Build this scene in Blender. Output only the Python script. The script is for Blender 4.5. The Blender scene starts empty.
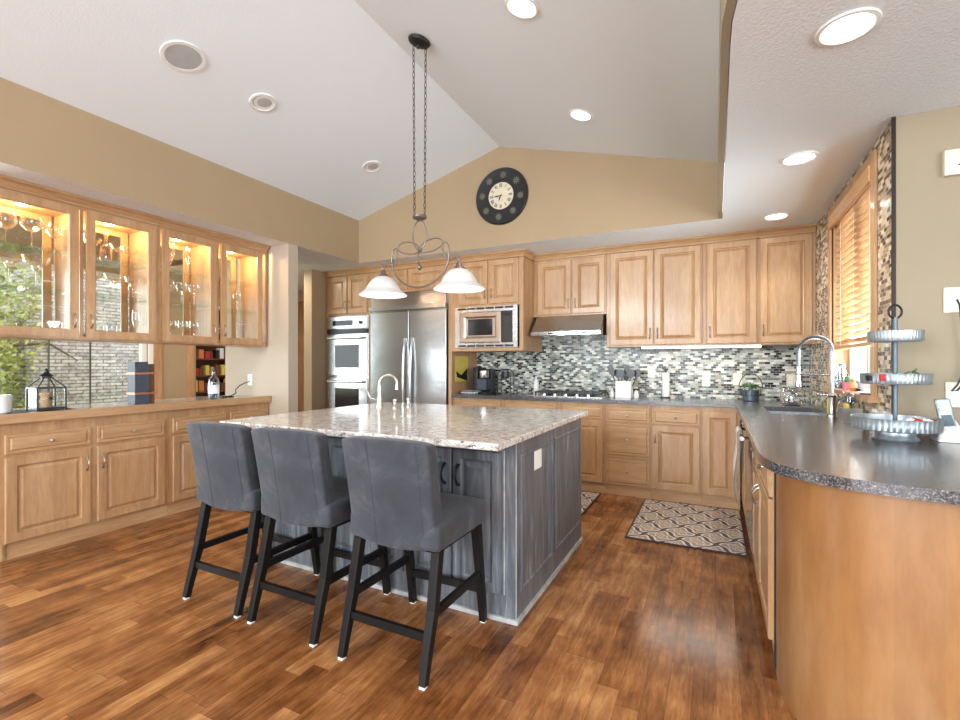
import bpy, bmesh, math, random
from mathutils import Vector, Matrix
random.seed(7)
PI = math.pi
sc = bpy.context.scene
COL = sc.collection

# ------------------------------------------------------------------ camera
cam_d = bpy.data.cameras.new('camera')
cam = bpy.data.objects.new('camera', cam_d)
COL.objects.link(cam)
cam.location = (0, 0, 1.25)
cam.rotation_euler = (PI / 2, 0, math.radians(26.57))
cam_d.sensor_width = 36.0
cam_d.lens = 472.0 / 960.0 * 36.0
cam_d.shift_y = 4.0 / 960.0
cam_d.clip_start = 0.02
cam_d.clip_end = 200
sc.camera = cam

# ------------------------------------------------------------------ exposure, world, large lights
sc.view_settings.view_transform = 'Standard'
sc.view_settings.look = 'None'
sc.view_settings.gamma = 1.0
sc.view_settings.use_curve_mapping = False
sc.view_settings.exposure = 0.0
sc.cycles.max_bounces = 10
sc.cycles.diffuse_bounces = 5
sc.cycles.glossy_bounces = 4
sc.cycles.transmission_bounces = 8
sc.cycles.transparent_max_bounces = 24
sc.cycles.sample_clamp_indirect = 6.0
sc.cycles.caustics_reflective = False
sc.cycles.caustics_refractive = False

world = bpy.data.worlds.new('sky')
sc.world = world
world.use_nodes = True
wn = world.node_tree
wn.nodes.clear()
bg = wn.nodes.new('ShaderNodeBackground')
bg.inputs[0].default_value = (0.95, 0.97, 1.0, 1)
bg.inputs[1].default_value = 4.2
wo = wn.nodes.new('ShaderNodeOutputWorld')
wn.links.new(bg.outputs[0], wo.inputs[0])


def area(name, loc, target, sx, sy, power, color=(1, 1, 1)):
    l = bpy.data.lights.new(name, 'AREA')
    l.shape = 'RECTANGLE'
    l.size = sx
    l.size_y = sy
    l.energy = power
    l.color = color
    o = bpy.data.objects.new(name, l)
    o.location = loc
    d = Vector(target) - Vector(loc)
    o.rotation_euler = d.to_track_quat('-Z', 'Y').to_euler()
    COL.objects.link(o)
    return o


# daylight through the windows of the rear and right walls and of the dining room, plus an added vault uplight
area('daylight_rear', (-1.9, -4.35, 1.5), (-1.9, 4, 1.9), 4.6, 2.2, 230, (0.84, 0.93, 1.0))
area('added_vault_uplight', (-2.4, -4.2, 2.75), (-0.9, 1.5, 5.2), 4.2, 0.7, 330, (0.84, 0.93, 1.0))  # added uplight with no window behind it, brightens the vault ceiling
area('daylight_right', (3.35, -1.9, 1.2), (-1.0, 1.8, 3.2), 2.6, 1.6, 150, (0.82, 0.92, 1.0))
area('daylight_dining', (-6.3, 0.0, 1.45), (-3, 0.6, 1.6), 2.4, 1.7, 90, (0.88, 0.95, 1.0))
area('daylight_sink_window', (1.1, 3.75, 1.35), (-0.9, 3.6, 2.5), 0.95, 0.9, 72, (0.84, 0.93, 1.0))
area('hall_lamp', (-5.0, 4.0, 2.41), (-5.0, 4.0, 0), 0.5, 0.5, 18, (1.0, 0.92, 0.82))

# ------------------------------------------------------------------ materials


class N:
    def __init__(s, name):
        s.m = bpy.data.materials.new(name)
        s.m.use_nodes = True
        s.t = s.m.node_tree
        s.b = s.t.nodes['Principled BSDF']
        s.x = 0

    def n(s, typ, **kw):
        q = s.t.nodes.new(typ)
        for k, v in kw.items():
            if k.startswith('i_'):
                q.inputs[int(k[2:]) if k[2:].isdigit() else k[2:].replace('_', ' ')].default_value = v
            else:
                setattr(q, k, v)
        return q

    def l(s, a, b):
        s.t.links.new(a, b)

    def math(s, op, a, b=None, c=None):
        q = s.n('ShaderNodeMath', operation=op)
        for i, v in enumerate((a, b, c)):
            if v is None:
                continue
            if isinstance(v, (int, float)):
                q.inputs[i].default_value = v
            else:
                s.l(v, q.inputs[i])
        return q.outputs[0]

    def pos(s, world=False):
        if world:
            return s.n('ShaderNodeNewGeometry').outputs['Position']
        return s.n('ShaderNodeTexCoord').outputs['Object']

    def mapped(s, scale, world=False):
        q = s.n('ShaderNodeMapping')
        s.l(s.pos(world), q.inputs[0])
        q.inputs['Scale'].default_value = scale
        return q.outputs[0]

    def noise(s, vec, scale, detail=3.0, rough=0.55, dist=0.0):
        q = s.n('ShaderNodeTexNoise')
        q.inputs['Scale'].default_value = scale
        q.inputs['Detail'].default_value = detail
        q.inputs['Roughness'].default_value = rough
        q.inputs['Distortion'].default_value = dist
        s.l(vec, q.inputs['Vector'])
        return q.outputs['Fac']

    def ramp(s, fac, stops, interp='LINEAR'):
        q = s.n('ShaderNodeValToRGB')
        q.color_ramp.interpolation = interp
        e = q.color_ramp.elements
        while len(e) > 1:
            e.remove(e[-1])
        e[0].position = stops[0][0]
        e[0].color = (*stops[0][1], 1)
        for p, c in stops[1:]:
            k = e.new(p)
            k.color = (*c, 1)
        s.l(fac, q.inputs[0])
        return q.outputs[0]

    def mix(s, fac, a, b, mode='MIX'):
        q = s.n('ShaderNodeMix', data_type='RGBA', blend_type=mode)
        for sock, v in ((q.inputs[0], fac), (q.inputs[6], a), (q.inputs[7], b)):
            if isinstance(v, (int, float)):
                sock.default_value = v
            elif isinstance(v, tuple):
                sock.default_value = (*v, 1)
            else:
                s.l(v, sock)
        return q.outputs[2]

    def bump(s, h, strength=0.2, dist=0.01):
        q = s.n('ShaderNodeBump')
        q.inputs['Strength'].default_value = strength
        q.inputs['Distance'].default_value = dist
        s.l(h, q.inputs['Height'])
        s.l(q.outputs[0], s.b.inputs['Normal'])

    def fin(s, col=None, rough=0.5, metal=0.0, spec=None, coat=None, sheen=None):
        if col is not None:
            if isinstance(col, tuple):
                s.b.inputs['Base Color'].default_value = (*col, 1)
            else:
                s.l(col, s.b.inputs['Base Color'])
        if isinstance(rough, (int, float)):
            s.b.inputs['Roughness'].default_value = rough
        else:
            s.l(rough, s.b.inputs['Roughness'])
        s.b.inputs['Metallic'].default_value = metal
        if spec is not None:
            s.b.inputs['Specular IOR Level'].default_value = spec
        if coat:
            s.b.inputs['Coat Weight'].default_value = coat
            s.b.inputs['Coat Roughness'].default_value = 0.12
        if sheen:
            s.b.inputs['Sheen Weight'].default_value = sheen
        return s.m


def srgb(r, g, b):
    f = lambda c: ((c / 255 + 0.055) / 1.055) ** 2.4 if c > 10 else c / 255 / 12.92
    return (f(r), f(g), f(b))


def plain(name, col, rough=0.5, metal=0.0, var=0.06, scale=18.0, **kw):
    m = N(name)
    f = m.noise(m.pos(), scale)
    lo = tuple(c * (1 - var) for c in col)
    hi = tuple(min(1, c * (1 + var)) for c in col)
    return m.fin(m.ramp(f, [(0.3, lo), (0.7, hi)]), rough, metal, **kw)


def emit(name, col, strength):
    m = N(name)
    m.fin(col, 0.5)
    m.b.inputs['Emission Color'].default_value = (*col, 1)
    m.b.inputs['Emission Strength'].default_value = strength
    return m.m


def wood(name, c0, c1, c2, scale, rough=0.38, coat=0.25):
    """grain runs along the axis with the small scale factor"""
    m = N(name)
    v = m.mapped(scale)
    big = m.noise(v, 1.6, 3.0, 0.5, 0.6)
    fine = m.noise(v, 7.0, 4.0, 0.65, 0.2)
    a = m.ramp(big, [(0.25, c0), (0.5, c1), (0.75, c2)])
    # glued-up staves, each a slightly different tone
    sp = m.n('ShaderNodeSeparateXYZ')
    m.l(m.pos(), sp.inputs[0])
    along = m.math('ADD', sp.outputs[0], sp.outputs[1]) if scale[2] < 3 else sp.outputs[2]
    wn_ = m.n('ShaderNodeTexWhiteNoise', noise_dimensions='1D')
    m.l(m.math('FLOOR', m.math('DIVIDE', along, 0.078)), wn_.inputs['W'])
    st = m.ramp(wn_.outputs[0], [(0, (0.90, 0.87, 0.86)), (0.5, (1.0, 1.0, 1.0)), (1, (1.05, 1.0, 0.93))])
    a = m.mix(0.8, a, st, 'MULTIPLY')
    g = m.ramp(fine, [(0.35, (0.86, 0.84, 0.82)), (0.6, (1, 1, 1))])
    return m.fin(m.mix(1.0, a, g, 'MULTIPLY'), rough, coat=coat, spec=0.2 if c0[0] < .01 else None)


MAP0, MAP1, MAP2 = srgb(180, 138, 97), srgb(191, 152, 111), srgb(200, 166, 127)
M = {}
M['maple_upright'] = wood('maple_upright', MAP0, MAP1, MAP2, (9, 9, 1.2))
M['maple_level'] = wood('maple_level', MAP0, MAP1, MAP2, (1.2, 1.2, 14))
M['maple_panel'] = wood('maple_panel', srgb(146, 98, 54), srgb(156, 112, 68), srgb(168, 130, 92), (3.5, 3.5, 0.9), 0.45)
M['painted_gap_shade'] = plain('painted_gap_shade', (0.03, 0.02, 0.015), 0.8)


def wall_paint(name, col):
    m = N(name)
    p = m.pos(True)
    f = m.noise(p, 2.0)
    c = m.ramp(f, [(0.3, tuple(x * 0.97 for x in col)), (0.7, tuple(min(1, x * 1.02) for x in col))])
    m.bump(m.noise(p, 160.0, 2.0), 0.06, 0.002)
    return m.fin(c, 0.75, spec=0.3)


M['tan_paint'] = wall_paint('tan_paint', srgb(170, 148, 118))
M['taupe_paint'] = wall_paint('taupe_paint', srgb(156, 143, 121))
M['lit_pier_paint'] = wall_paint('lit_pier_paint', srgb(186, 172, 154))  # lighter wall paint, the light on the pier is put into its colour


def ceiling_mat(name, strength):
    m = N(name)
    p = m.pos(True)
    m.bump(m.noise(p, 75.0, 3.0, 0.6), strength, 0.006)
    return m.fin((0.82, 0.88, 0.93), 0.85, spec=0.2)


M['ceiling'] = ceiling_mat('textured_ceiling', 0.55)
M['vault'] = ceiling_mat('smooth_ceiling', 0.16)


def floor_mat():
    m = N('maple_floor')
    s = m.n('ShaderNodeSeparateXYZ')
    m.l(m.pos(True), s.inputs[0])
    x, y = s.outputs[0], s.outputs[1]
    u = m.math('DIVIDE', x, 0.083)
    row = m.math('FLOOR', u)
    fu = m.math('FRACT', u)
    w1 = m.n('ShaderNodeTexWhiteNoise', noise_dimensions='1D')
    m.l(row, w1.inputs['W'])
    v = m.math('ADD', m.math('DIVIDE', y, 0.62), m.math('MULTIPLY', w1.outputs[0], 7.3))
    col = m.math('FLOOR', v)
    fv = m.math('FRACT', v)
    cmb = m.n('ShaderNodeCombineXYZ')
    m.l(row, cmb.inputs[0])
    m.l(col, cmb.inputs[1])
    w2 = m.n('ShaderNodeTexWhiteNoise', noise_dimensions='2D')
    m.l(cmb.outputs[0], w2.inputs['Vector'])
    mp = m.n('ShaderNodeMapping')
    m.l(m.pos(True), mp.inputs[0])
    mp.inputs['Scale'].default_value = (14, 1.6, 1)
    addv = m.n('ShaderNodeVectorMath', operation='ADD')
    m.l(mp.outputs[0], addv.inputs[0])
    sc2 = m.n('ShaderNodeVectorMath', operation='SCALE')
    m.l(w2.outputs['Color'], sc2.inputs[0])
    sc2.inputs['Scale'].default_value = 20
    m.l(sc2.outputs[0], addv.inputs[1])
    grain = m.noise(addv.outputs[0], 1.5, 5.0, 0.6, 0.8)
    fac = m.math('ADD', m.math('MULTIPLY', w2.outputs[0], 0.30), m.math('MULTIPLY', grain, 0.66))
    blot = m.noise(m.pos(True), 5.0, 3.0)
    fac = m.math('ADD', fac, m.math('MULTIPLY', m.math('SUBTRACT', blot, 0.5), 0.6))
    c = m.ramp(fac, [(0.20, srgb(80, 45, 22)), (0.38, srgb(124, 76, 40)), (0.55, srgb(154, 101, 58)), (0.74, srgb(186, 134, 84))])
    fg = m.noise(m.mapped((70, 9, 1), True), 1.0, 4.0, 0.7, 1.0)
    c = m.mix(1.0, c, m.ramp(fg, [(0.3, (0.70, 0.66, 0.62)), (0.5, (0.96, 0.96, 0.96)), (0.68, (1.22, 1.24, 1.25))]), 'MULTIPLY')
    # thin seams between the boards
    e1 = m.math('LESS_THAN', fu, 0.022)
    e2 = m.math('LESS_THAN', fv, 0.004)
    seam = m.math('MAXIMUM', e1, e2)
    c = m.mix(m.math('MULTIPLY', seam, 0.55), c, srgb(70, 38, 20))
    rg = m.math('ADD', m.math('MULTIPLY', grain, 0.10), 0.13)
    m.bump(m.math('ADD', m.math('MULTIPLY', seam, -1.0), m.math('MULTIPLY', m.noise(m.pos(True), 6.0, 2.0), 1.2)), 0.10, 0.003)
    return m.fin(c, rg, spec=0.5)


M['floor'] = floor_mat()


def mosaic_mat(name, axis, tint):
    m = N(name)
    s = m.n('ShaderNodeSeparateXYZ')
    m.l(m.pos(True), s.inputs[0])
    x, z = s.outputs[axis], s.outputs[2]
    v = m.math('DIVIDE', z, 0.0215)
    row = m.math('FLOOR', v)
    fv = m.math('FRACT', v)
    w1 = m.n('ShaderNodeTexWhiteNoise', noise_dimensions='1D')
    m.l(row, w1.inputs['W'])
    wdt = 0.046
    u = m.math('ADD', m.math('DIVIDE', x, wdt), m.math('ADD', m.math('MULTIPLY', row, 0.5), m.math('MULTIPLY', w1.outputs[0], 0.15)))
    col = m.math('FLOOR', u)
    fu = m.math('FRACT', u)
    cmb = m.n('ShaderNodeCombineXYZ')
    m.l(row, cmb.inputs[0])
    m.l(col, cmb.inputs[1])
    w2 = m.n('ShaderNodeTexWhiteNoise', noise_dimensions='2D')
    m.l(cmb.outputs[0], w2.inputs['Vector'])
    if tint == 'cool':
        st = [(0, srgb(14, 15, 18)), (0.19, srgb(52, 56, 60)), (0.29, srgb(104, 110, 110)), (0.44, srgb(150, 160, 154)),
              (0.60, srgb(188, 194, 184)), (0.78, srgb(222, 222, 212)), (0.93, srgb(150, 142, 122))]
    else:
        st = [(0, srgb(50, 36, 28)), (0.22, srgb(120, 92, 66)), (0.34, srgb(176, 150, 118)), (0.50, srgb(214, 190, 158)),
              (0.68, srgb(232, 214, 188)), (0.88, srgb(150, 128, 104))]
    c = m.ramp(w2.outputs[0], st, 'CONSTANT')
    g = m.math('MAXIMUM', m.math('LESS_THAN', fv, 0.13), m.math('LESS_THAN', fu, 0.06))
    c = m.mix(g, c, srgb(170, 166, 156))
    r = m.math('ADD', 0.2, m.math('MULTIPLY', g, 0.5))
    m.bump(m.math('SUBTRACT', 1.0, g), 0.3, 0.002)
    return m.fin(c, r, spec=0.4)


M['mosaic_back'] = mosaic_mat('mosaic_back', 0, 'cool')
M['mosaic_side'] = mosaic_mat('mosaic_side', 1, 'warm')


def brick_mat():
    m = N('grey_brick')
    s = m.n('ShaderNodeSeparateXYZ')
    m.l(m.pos(True), s.inputs[0])
    cb = m.n('ShaderNodeCombineXYZ')
    m.l(m.math('ADD', s.outputs[1], s.outputs[0]), cb.inputs[0])
    m.l(s.outputs[2], cb.inputs[1])
    b = m.n('ShaderNodeTexBrick')
    m.l(cb.outputs[0], b.inputs['Vector'])
    b.inputs['Color1'].default_value = (*srgb(206, 190, 184), 1)
    b.inputs['Color2'].default_value = (*srgb(136, 120, 116), 1)
    b.inputs['Mortar'].default_value = (*srgb(62, 58, 57), 1)
    b.inputs['Scale'].default_value = 1.0
    b.inputs['Brick Width'].default_value = 0.19
    b.inputs['Row Height'].default_value = 0.055
    b.inputs['Mortar Size'].default_value = 0.010
    m.bump(b.outputs['Fac'], -0.5, 0.01)
    nz = m.noise(m.pos(True), 14)
    return m.fin(m.mix(0.35, b.outputs['Color'], m.ramp(nz, [(0.3, srgb(120, 105, 98)), (0.7, srgb(236, 228, 228))])), 0.85)


M['brick'] = brick_mat()


def granite_dark():
    m = N('dark_granite')
    p = m.pos(True)
    a = m.noise(p, 150, 3, 0.7)
    b = m.noise(p, 34, 4, 0.6)
    c = m.ramp(a, [(0.38, srgb(18, 19, 23)), (0.50, srgb(56, 57, 63)), (0.60, srgb(116, 113, 116)), (0.72, srgb(178, 174, 172))])
    c = m.mix(m.ramp(b, [(0.35, (0, 0, 0)), (0.7, (0.6, 0.6, 0.6))]), c, srgb(70, 66, 70))
    m.bump(m.noise(p, 55, 3, 0.6), 0.35, 0.004)
    return m.fin(c, 0.24, spec=1.0, coat=0.3)


def granite_light():
    m = N('light_granite')
    p = m.mapped((1.0, 2.0, 1.6), True)
    a = m.noise(p, 20, 6, 0.75, 0.4)
    c = m.ramp(a, [(0.30, srgb(104, 90, 82)), (0.40, srgb(170, 150, 136)), (0.49, srgb(204, 195, 187)), (0.62, srgb(224, 224, 224))])
    d = m.noise(p, 38, 4, 0.7, 0.4)
    c = m.mix(m.ramp(d, [(0.57, (0, 0, 0)), (0.62, (1, 1, 1))]), c, srgb(52, 48, 50))
    e = m.noise(p, 60, 3, 0.6)
    c = m.mix(m.ramp(e, [(0.56, (0, 0, 0)), (0.64, (0.8, 0.8, 0.8))]), c, srgb(216, 216, 216))
    return m.fin(c, 0.10, spec=0.6)


M['granite_dark'] = granite_dark()
M['granite_light'] = granite_light()


def island_paint():
    m = N('distressed_grey_paint')
    v = m.mapped((16, 16, 1.4))
    a = m.noise(v, 2.0, 5, 0.65, 0.5)
    c = m.ramp(a, [(0.3, srgb(66, 72, 80)), (0.5, srgb(96, 103, 111)), (0.62, srgb(124, 129, 134)), (0.74, srgb(176, 178, 179))])
    k = m.noise(m.mapped((1, 1, 1)), 4.0, 3)
    c = m.mix(m.ramp(k, [(0.35, (0, 0, 0)), (0.7, (0.5, 0.5, 0.5))]), c, srgb(92, 84, 80))
    return m.fin(c, 0.42)


M['island'] = island_paint()
M['island_edge'] = plain('worn_pale_edge', srgb(176, 176, 174), 0.5, var=0.25)


def steel(name, scale, col=(0.58, 0.63, 0.66), rough=0.27):
    m = N(name)
    a = m.noise(m.mapped(scale), 3.0, 4, 0.6)
    c = m.ramp(a, [(0.3, tuple(x * 0.9 for x in col)), (0.7, col)])
    w = m.noise(m.mapped((1.2, 1.2, 2.4)), 1.6, 2.0)
    m.bump(w, 0.25, 0.03)
    return m.fin(c, rough, 1.0)


M['chrome_soft'] = plain('brushed_chrome', (0.42, 0.42, 0.43), 0.28, 1.0)
M['steel'] = steel('brushed_steel', (1, 1, 60))
M['steel_plain'] = plain('satin_steel', (0.62, 0.62, 0.62), 0.22, 1.0)
M['nickel'] = plain('brushed_nickel', (0.5, 0.47, 0.43), 0.28, 1.0)
M['chrome'] = plain('chrome', (0.75, 0.76, 0.78), 0.1, 1.0)
M['iron'] = plain('aged_bronze_iron', srgb(122, 108, 102), 0.4, 0.7)
M['iron_dark'] = plain('dark_iron', srgb(44, 40, 38), 0.5, 0.5)
M['black'] = plain('satin_black', (0.012, 0.012, 0.013), 0.32)
M['black_wood'] = wood('black_wood', (0.006, 0.006, 0.006), (0.009, 0.008, 0.008), (0.013, 0.012, 0.011), (9, 9, 1), 0.42, 0.0)
M['black_glass'] = plain('black_glass', (0.02, 0.021, 0.023), 0.06)
M['white_ceramic'] = plain('white_ceramic', (0.85, 0.85, 0.84), 0.2, var=0.02)
M['white_plastic'] = plain('white_plastic', (0.82, 0.81, 0.77), 0.4, var=0.02)
M['cream_plastic'] = plain('cream_plastic', srgb(224, 218, 200), 0.4, var=0.02)
M['white_paint'] = plain('white_trim_paint', (0.82, 0.82, 0.80), 0.5, var=0.03)
M['galvanized'] = plain('galvanized_metal', srgb(176, 186, 192), 0.38, 0.75, var=0.2, scale=40)
M['galv_dark'] = plain('blue_grey_metal', srgb(96, 110, 120), 0.4, 0.5, var=0.15)
M['lamp_on'] = emit('lit_lamp', (1.0, 0.96, 0.9), 14.0)
M['lamp_off'] = plain('unlit_lamp', srgb(186, 186, 186), 0.5)
M['strip_on'] = emit('lit_strip', (1.0, 0.97, 0.9), 5.0)
M['grille'] = plain('grey_grille', srgb(176, 178, 180), 0.6)
M['red'] = plain('red_fabric', srgb(176, 44, 40), 0.6, var=0.2, scale=60)
M['pink'] = plain('pink_plastic', srgb(222, 130, 160), 0.5)
M['orange'] = plain('orange_wood', srgb(206, 132, 88), 0.5)
M['green'] = plain('leaf_green', srgb(84, 130, 84), 0.6, var=0.3, scale=50)
M['yellow'] = plain('yellow_plastic', srgb(222, 200, 96), 0.5)
M['brown'] = plain('brown_wood', srgb(110, 66, 40), 0.5)
M['grey_blue'] = plain('slate_blue_wood', srgb(62, 70, 84), 0.5, var=0.15)
M['copper'] = plain('copper_band', srgb(176, 120, 92), 0.35, 0.6)
M['candle'] = plain('tan_candle_wax', srgb(182, 142, 104), 0.6)
M['cloth_white'] = plain('white_cotton', srgb(238, 234, 228), 0.9, var=0.05, scale=60)
M['cloth_grey'] = plain('grey_cotton', srgb(170, 158, 146), 0.9, var=0.08, scale=60)
M['grass'] = plain('lawn_grass', srgb(150, 186, 96), 0.9, var=0.3, scale=9)
M['leaf'] = plain('tree_leaves', srgb(172, 172, 112), 0.8, var=0.4, scale=12)
M['bark'] = plain('tree_bark', srgb(110, 92, 78), 0.9, var=0.2)
M['gravel'] = plain('pale_ground', srgb(196, 190, 180), 0.9, var=0.1)
M['blind'] = wood('blind_wood', srgb(206, 158, 106), srgb(218, 172, 122), srgb(228, 186, 138), (8, 1.2, 8), 0.45, 0.1)


def velvet():
    m = N('grey_velvet')
    a = m.noise(m.mapped((1, 1, 1)), 7, 5, 0.6, 0.6)
    b = m.noise(m.mapped((1, 1, 1)), 2.2, 2)
    c = m.ramp(m.math('ADD', m.math('MULTIPLY', a, 0.7), m.math('MULTIPLY', b, 0.3)),
               [(0.3, srgb(36, 39, 45)), (0.5, srgb(50, 53, 60)), (0.7, srgb(84, 84, 88))])
    m.bump(m.noise(m.mapped((1, 1, 1)), 300, 2), 0.1, 0.001)
    return m.fin(c, 0.8, sheen=0.12)


M['velvet'] = velvet()


def thin_glass(name, tint=(1, 1, 1), lo=0.04, hi=0.75, blend=0.35, refl=(1, 1, 1)):
    m = N(name)
    t = m.t
    t.nodes.remove(m.b)
    out = t.nodes['Material Output']
    tr = m.n('ShaderNodeBsdfTransparent')
    tr.inputs[0].default_value = (*tint, 1)
    gl = m.n('ShaderNodeBsdfGlossy')
    gl.inputs['Roughness'].default_value = 0.02
    gl.inputs[0].default_value = (*refl, 1)
    lw = m.n('ShaderNodeLayerWeight')
    lw.inputs[0].default_value = blend
    mr = m.n('ShaderNodeMapRange')
    m.l(lw.outputs['Facing'], mr.inputs[0])
    mr.inputs['To Min'].default_value = lo
    mr.inputs['To Max'].default_value = hi
    mx = m.n('ShaderNodeMixShader')
    m.l(mr.outputs[0], mx.inputs[0])
    m.l(tr.outputs[0], mx.inputs[1])
    m.l(gl.outputs[0], mx.inputs[2])
    m.l(mx.outputs[0], out.inputs[0])
    return m.m


M['pane'] = thin_glass('window_glass', (0.97, 0.99, 0.98), 0.02, 0.25, 0.2)
M['shelf_glass'] = thin_glass('green_shelf_glass', (0.96, 0.985, 0.97), 0.03, 0.35, 0.3, (0.85, 0.95, 0.9))
M['crystal'] = thin_glass('clear_crystal', (0.97, 0.98, 0.98), 0.06, 0.95, 0.5)
M['blue_glass'] = thin_glass('blue_bottle_glass', (0.45, 0.55, 0.62), 0.1, 0.6, 0.4)
M['pink_glass'] = thin_glass('pink_bottle_glass', (0.85, 0.68, 0.62), 0.1, 0.8, 0.4)


def shade_mat():
    m = N('frosted_white_glass')
    m.fin((0.56, 0.55, 0.535), 0.35)
    m.b.inputs['Emission Color'].default_value = (1.0, 0.93, 0.84, 1)
    m.b.inputs['Emission Strength'].default_value = 0.06
    return m.m


M['shade'] = shade_mat()


def rug_mat():
    m = N('woven_lattice_rug')
    s = m.n('ShaderNodeSeparateXYZ')
    m.l(m.pos(True), s.inputs[0])
    x, y = s.outputs[0], s.outputs[1]
    ax = m.math('DIVIDE', x, 0.235)
    ay = m.math('DIVIDE', y, 0.29)
    # ogee lattice
    wob = m.math('MULTIPLY', m.math('SINE', m.math('MULTIPLY', ay, 4 * PI)), 0.06)
    d1 = m.math('ABSOLUTE', m.math('SUBTRACT', m.math('FRACT', m.math('ADD', m.math('ADD', ax, ay), wob)), 0.5))
    d2 = m.math('ABSOLUTE', m.math('SUBTRACT', m.math('FRACT', m.math('SUBTRACT', m.math('ADD', ax, wob), ay)), 0.5))
    d = m.math('MINIMUM', d1, d2)
    line = m.math('LESS_THAN', m.math('ABSOLUTE', m.math('SUBTRACT', d, 0.10)), 0.03)
    band = m.math('LESS_THAN', d, 0.062)
    # flower inside each cell
    px = m.math('MULTIPLY', m.math('SUBTRACT', d1, 0.5), 1.0)
    py = m.math('MULTIPLY', m.math('SUBTRACT', d2, 0.5), 1.0)
    r = m.math('SQRT', m.math('ADD', m.math('POWER', px, 2), m.math('POWER', py, 2)))
    an = m.math('ARCTAN2', py, px)
    pet = m.math('ADD', r, m.math('MULTIPLY', m.math('SINE', m.math('MULTIPLY', an, 8)), 0.03))
    ring = m.math('LESS_THAN', m.math('ABSOLUTE', m.math('SUBTRACT', pet, 0.23)), 0.035)
    core = m.math('LESS_THAN', pet, 0.12)
    nz = m.noise(m.pos(True), 90, 3)
    base = m.ramp(nz, [(0.3, srgb(112, 94, 82)), (0.52, srgb(168, 150, 134)), (0.72, srgb(220, 208, 194))])
    c = m.mix(band, base, srgb(92, 78, 72))
    c = m.mix(core, c, srgb(196, 170, 136))
    c = m.mix(ring, c, srgb(216, 206, 194))
    c = m.mix(line, c, srgb(226, 218, 208))
    m.bump(nz, 0.3, 0.004)
    return m.fin(c, 0.95)


M['rug'] = rug_mat()
M['rug_edge'] = plain('rug_border', srgb(62, 52, 50), 0.95)

# ------------------------------------------------------------------ mesh builder


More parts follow.
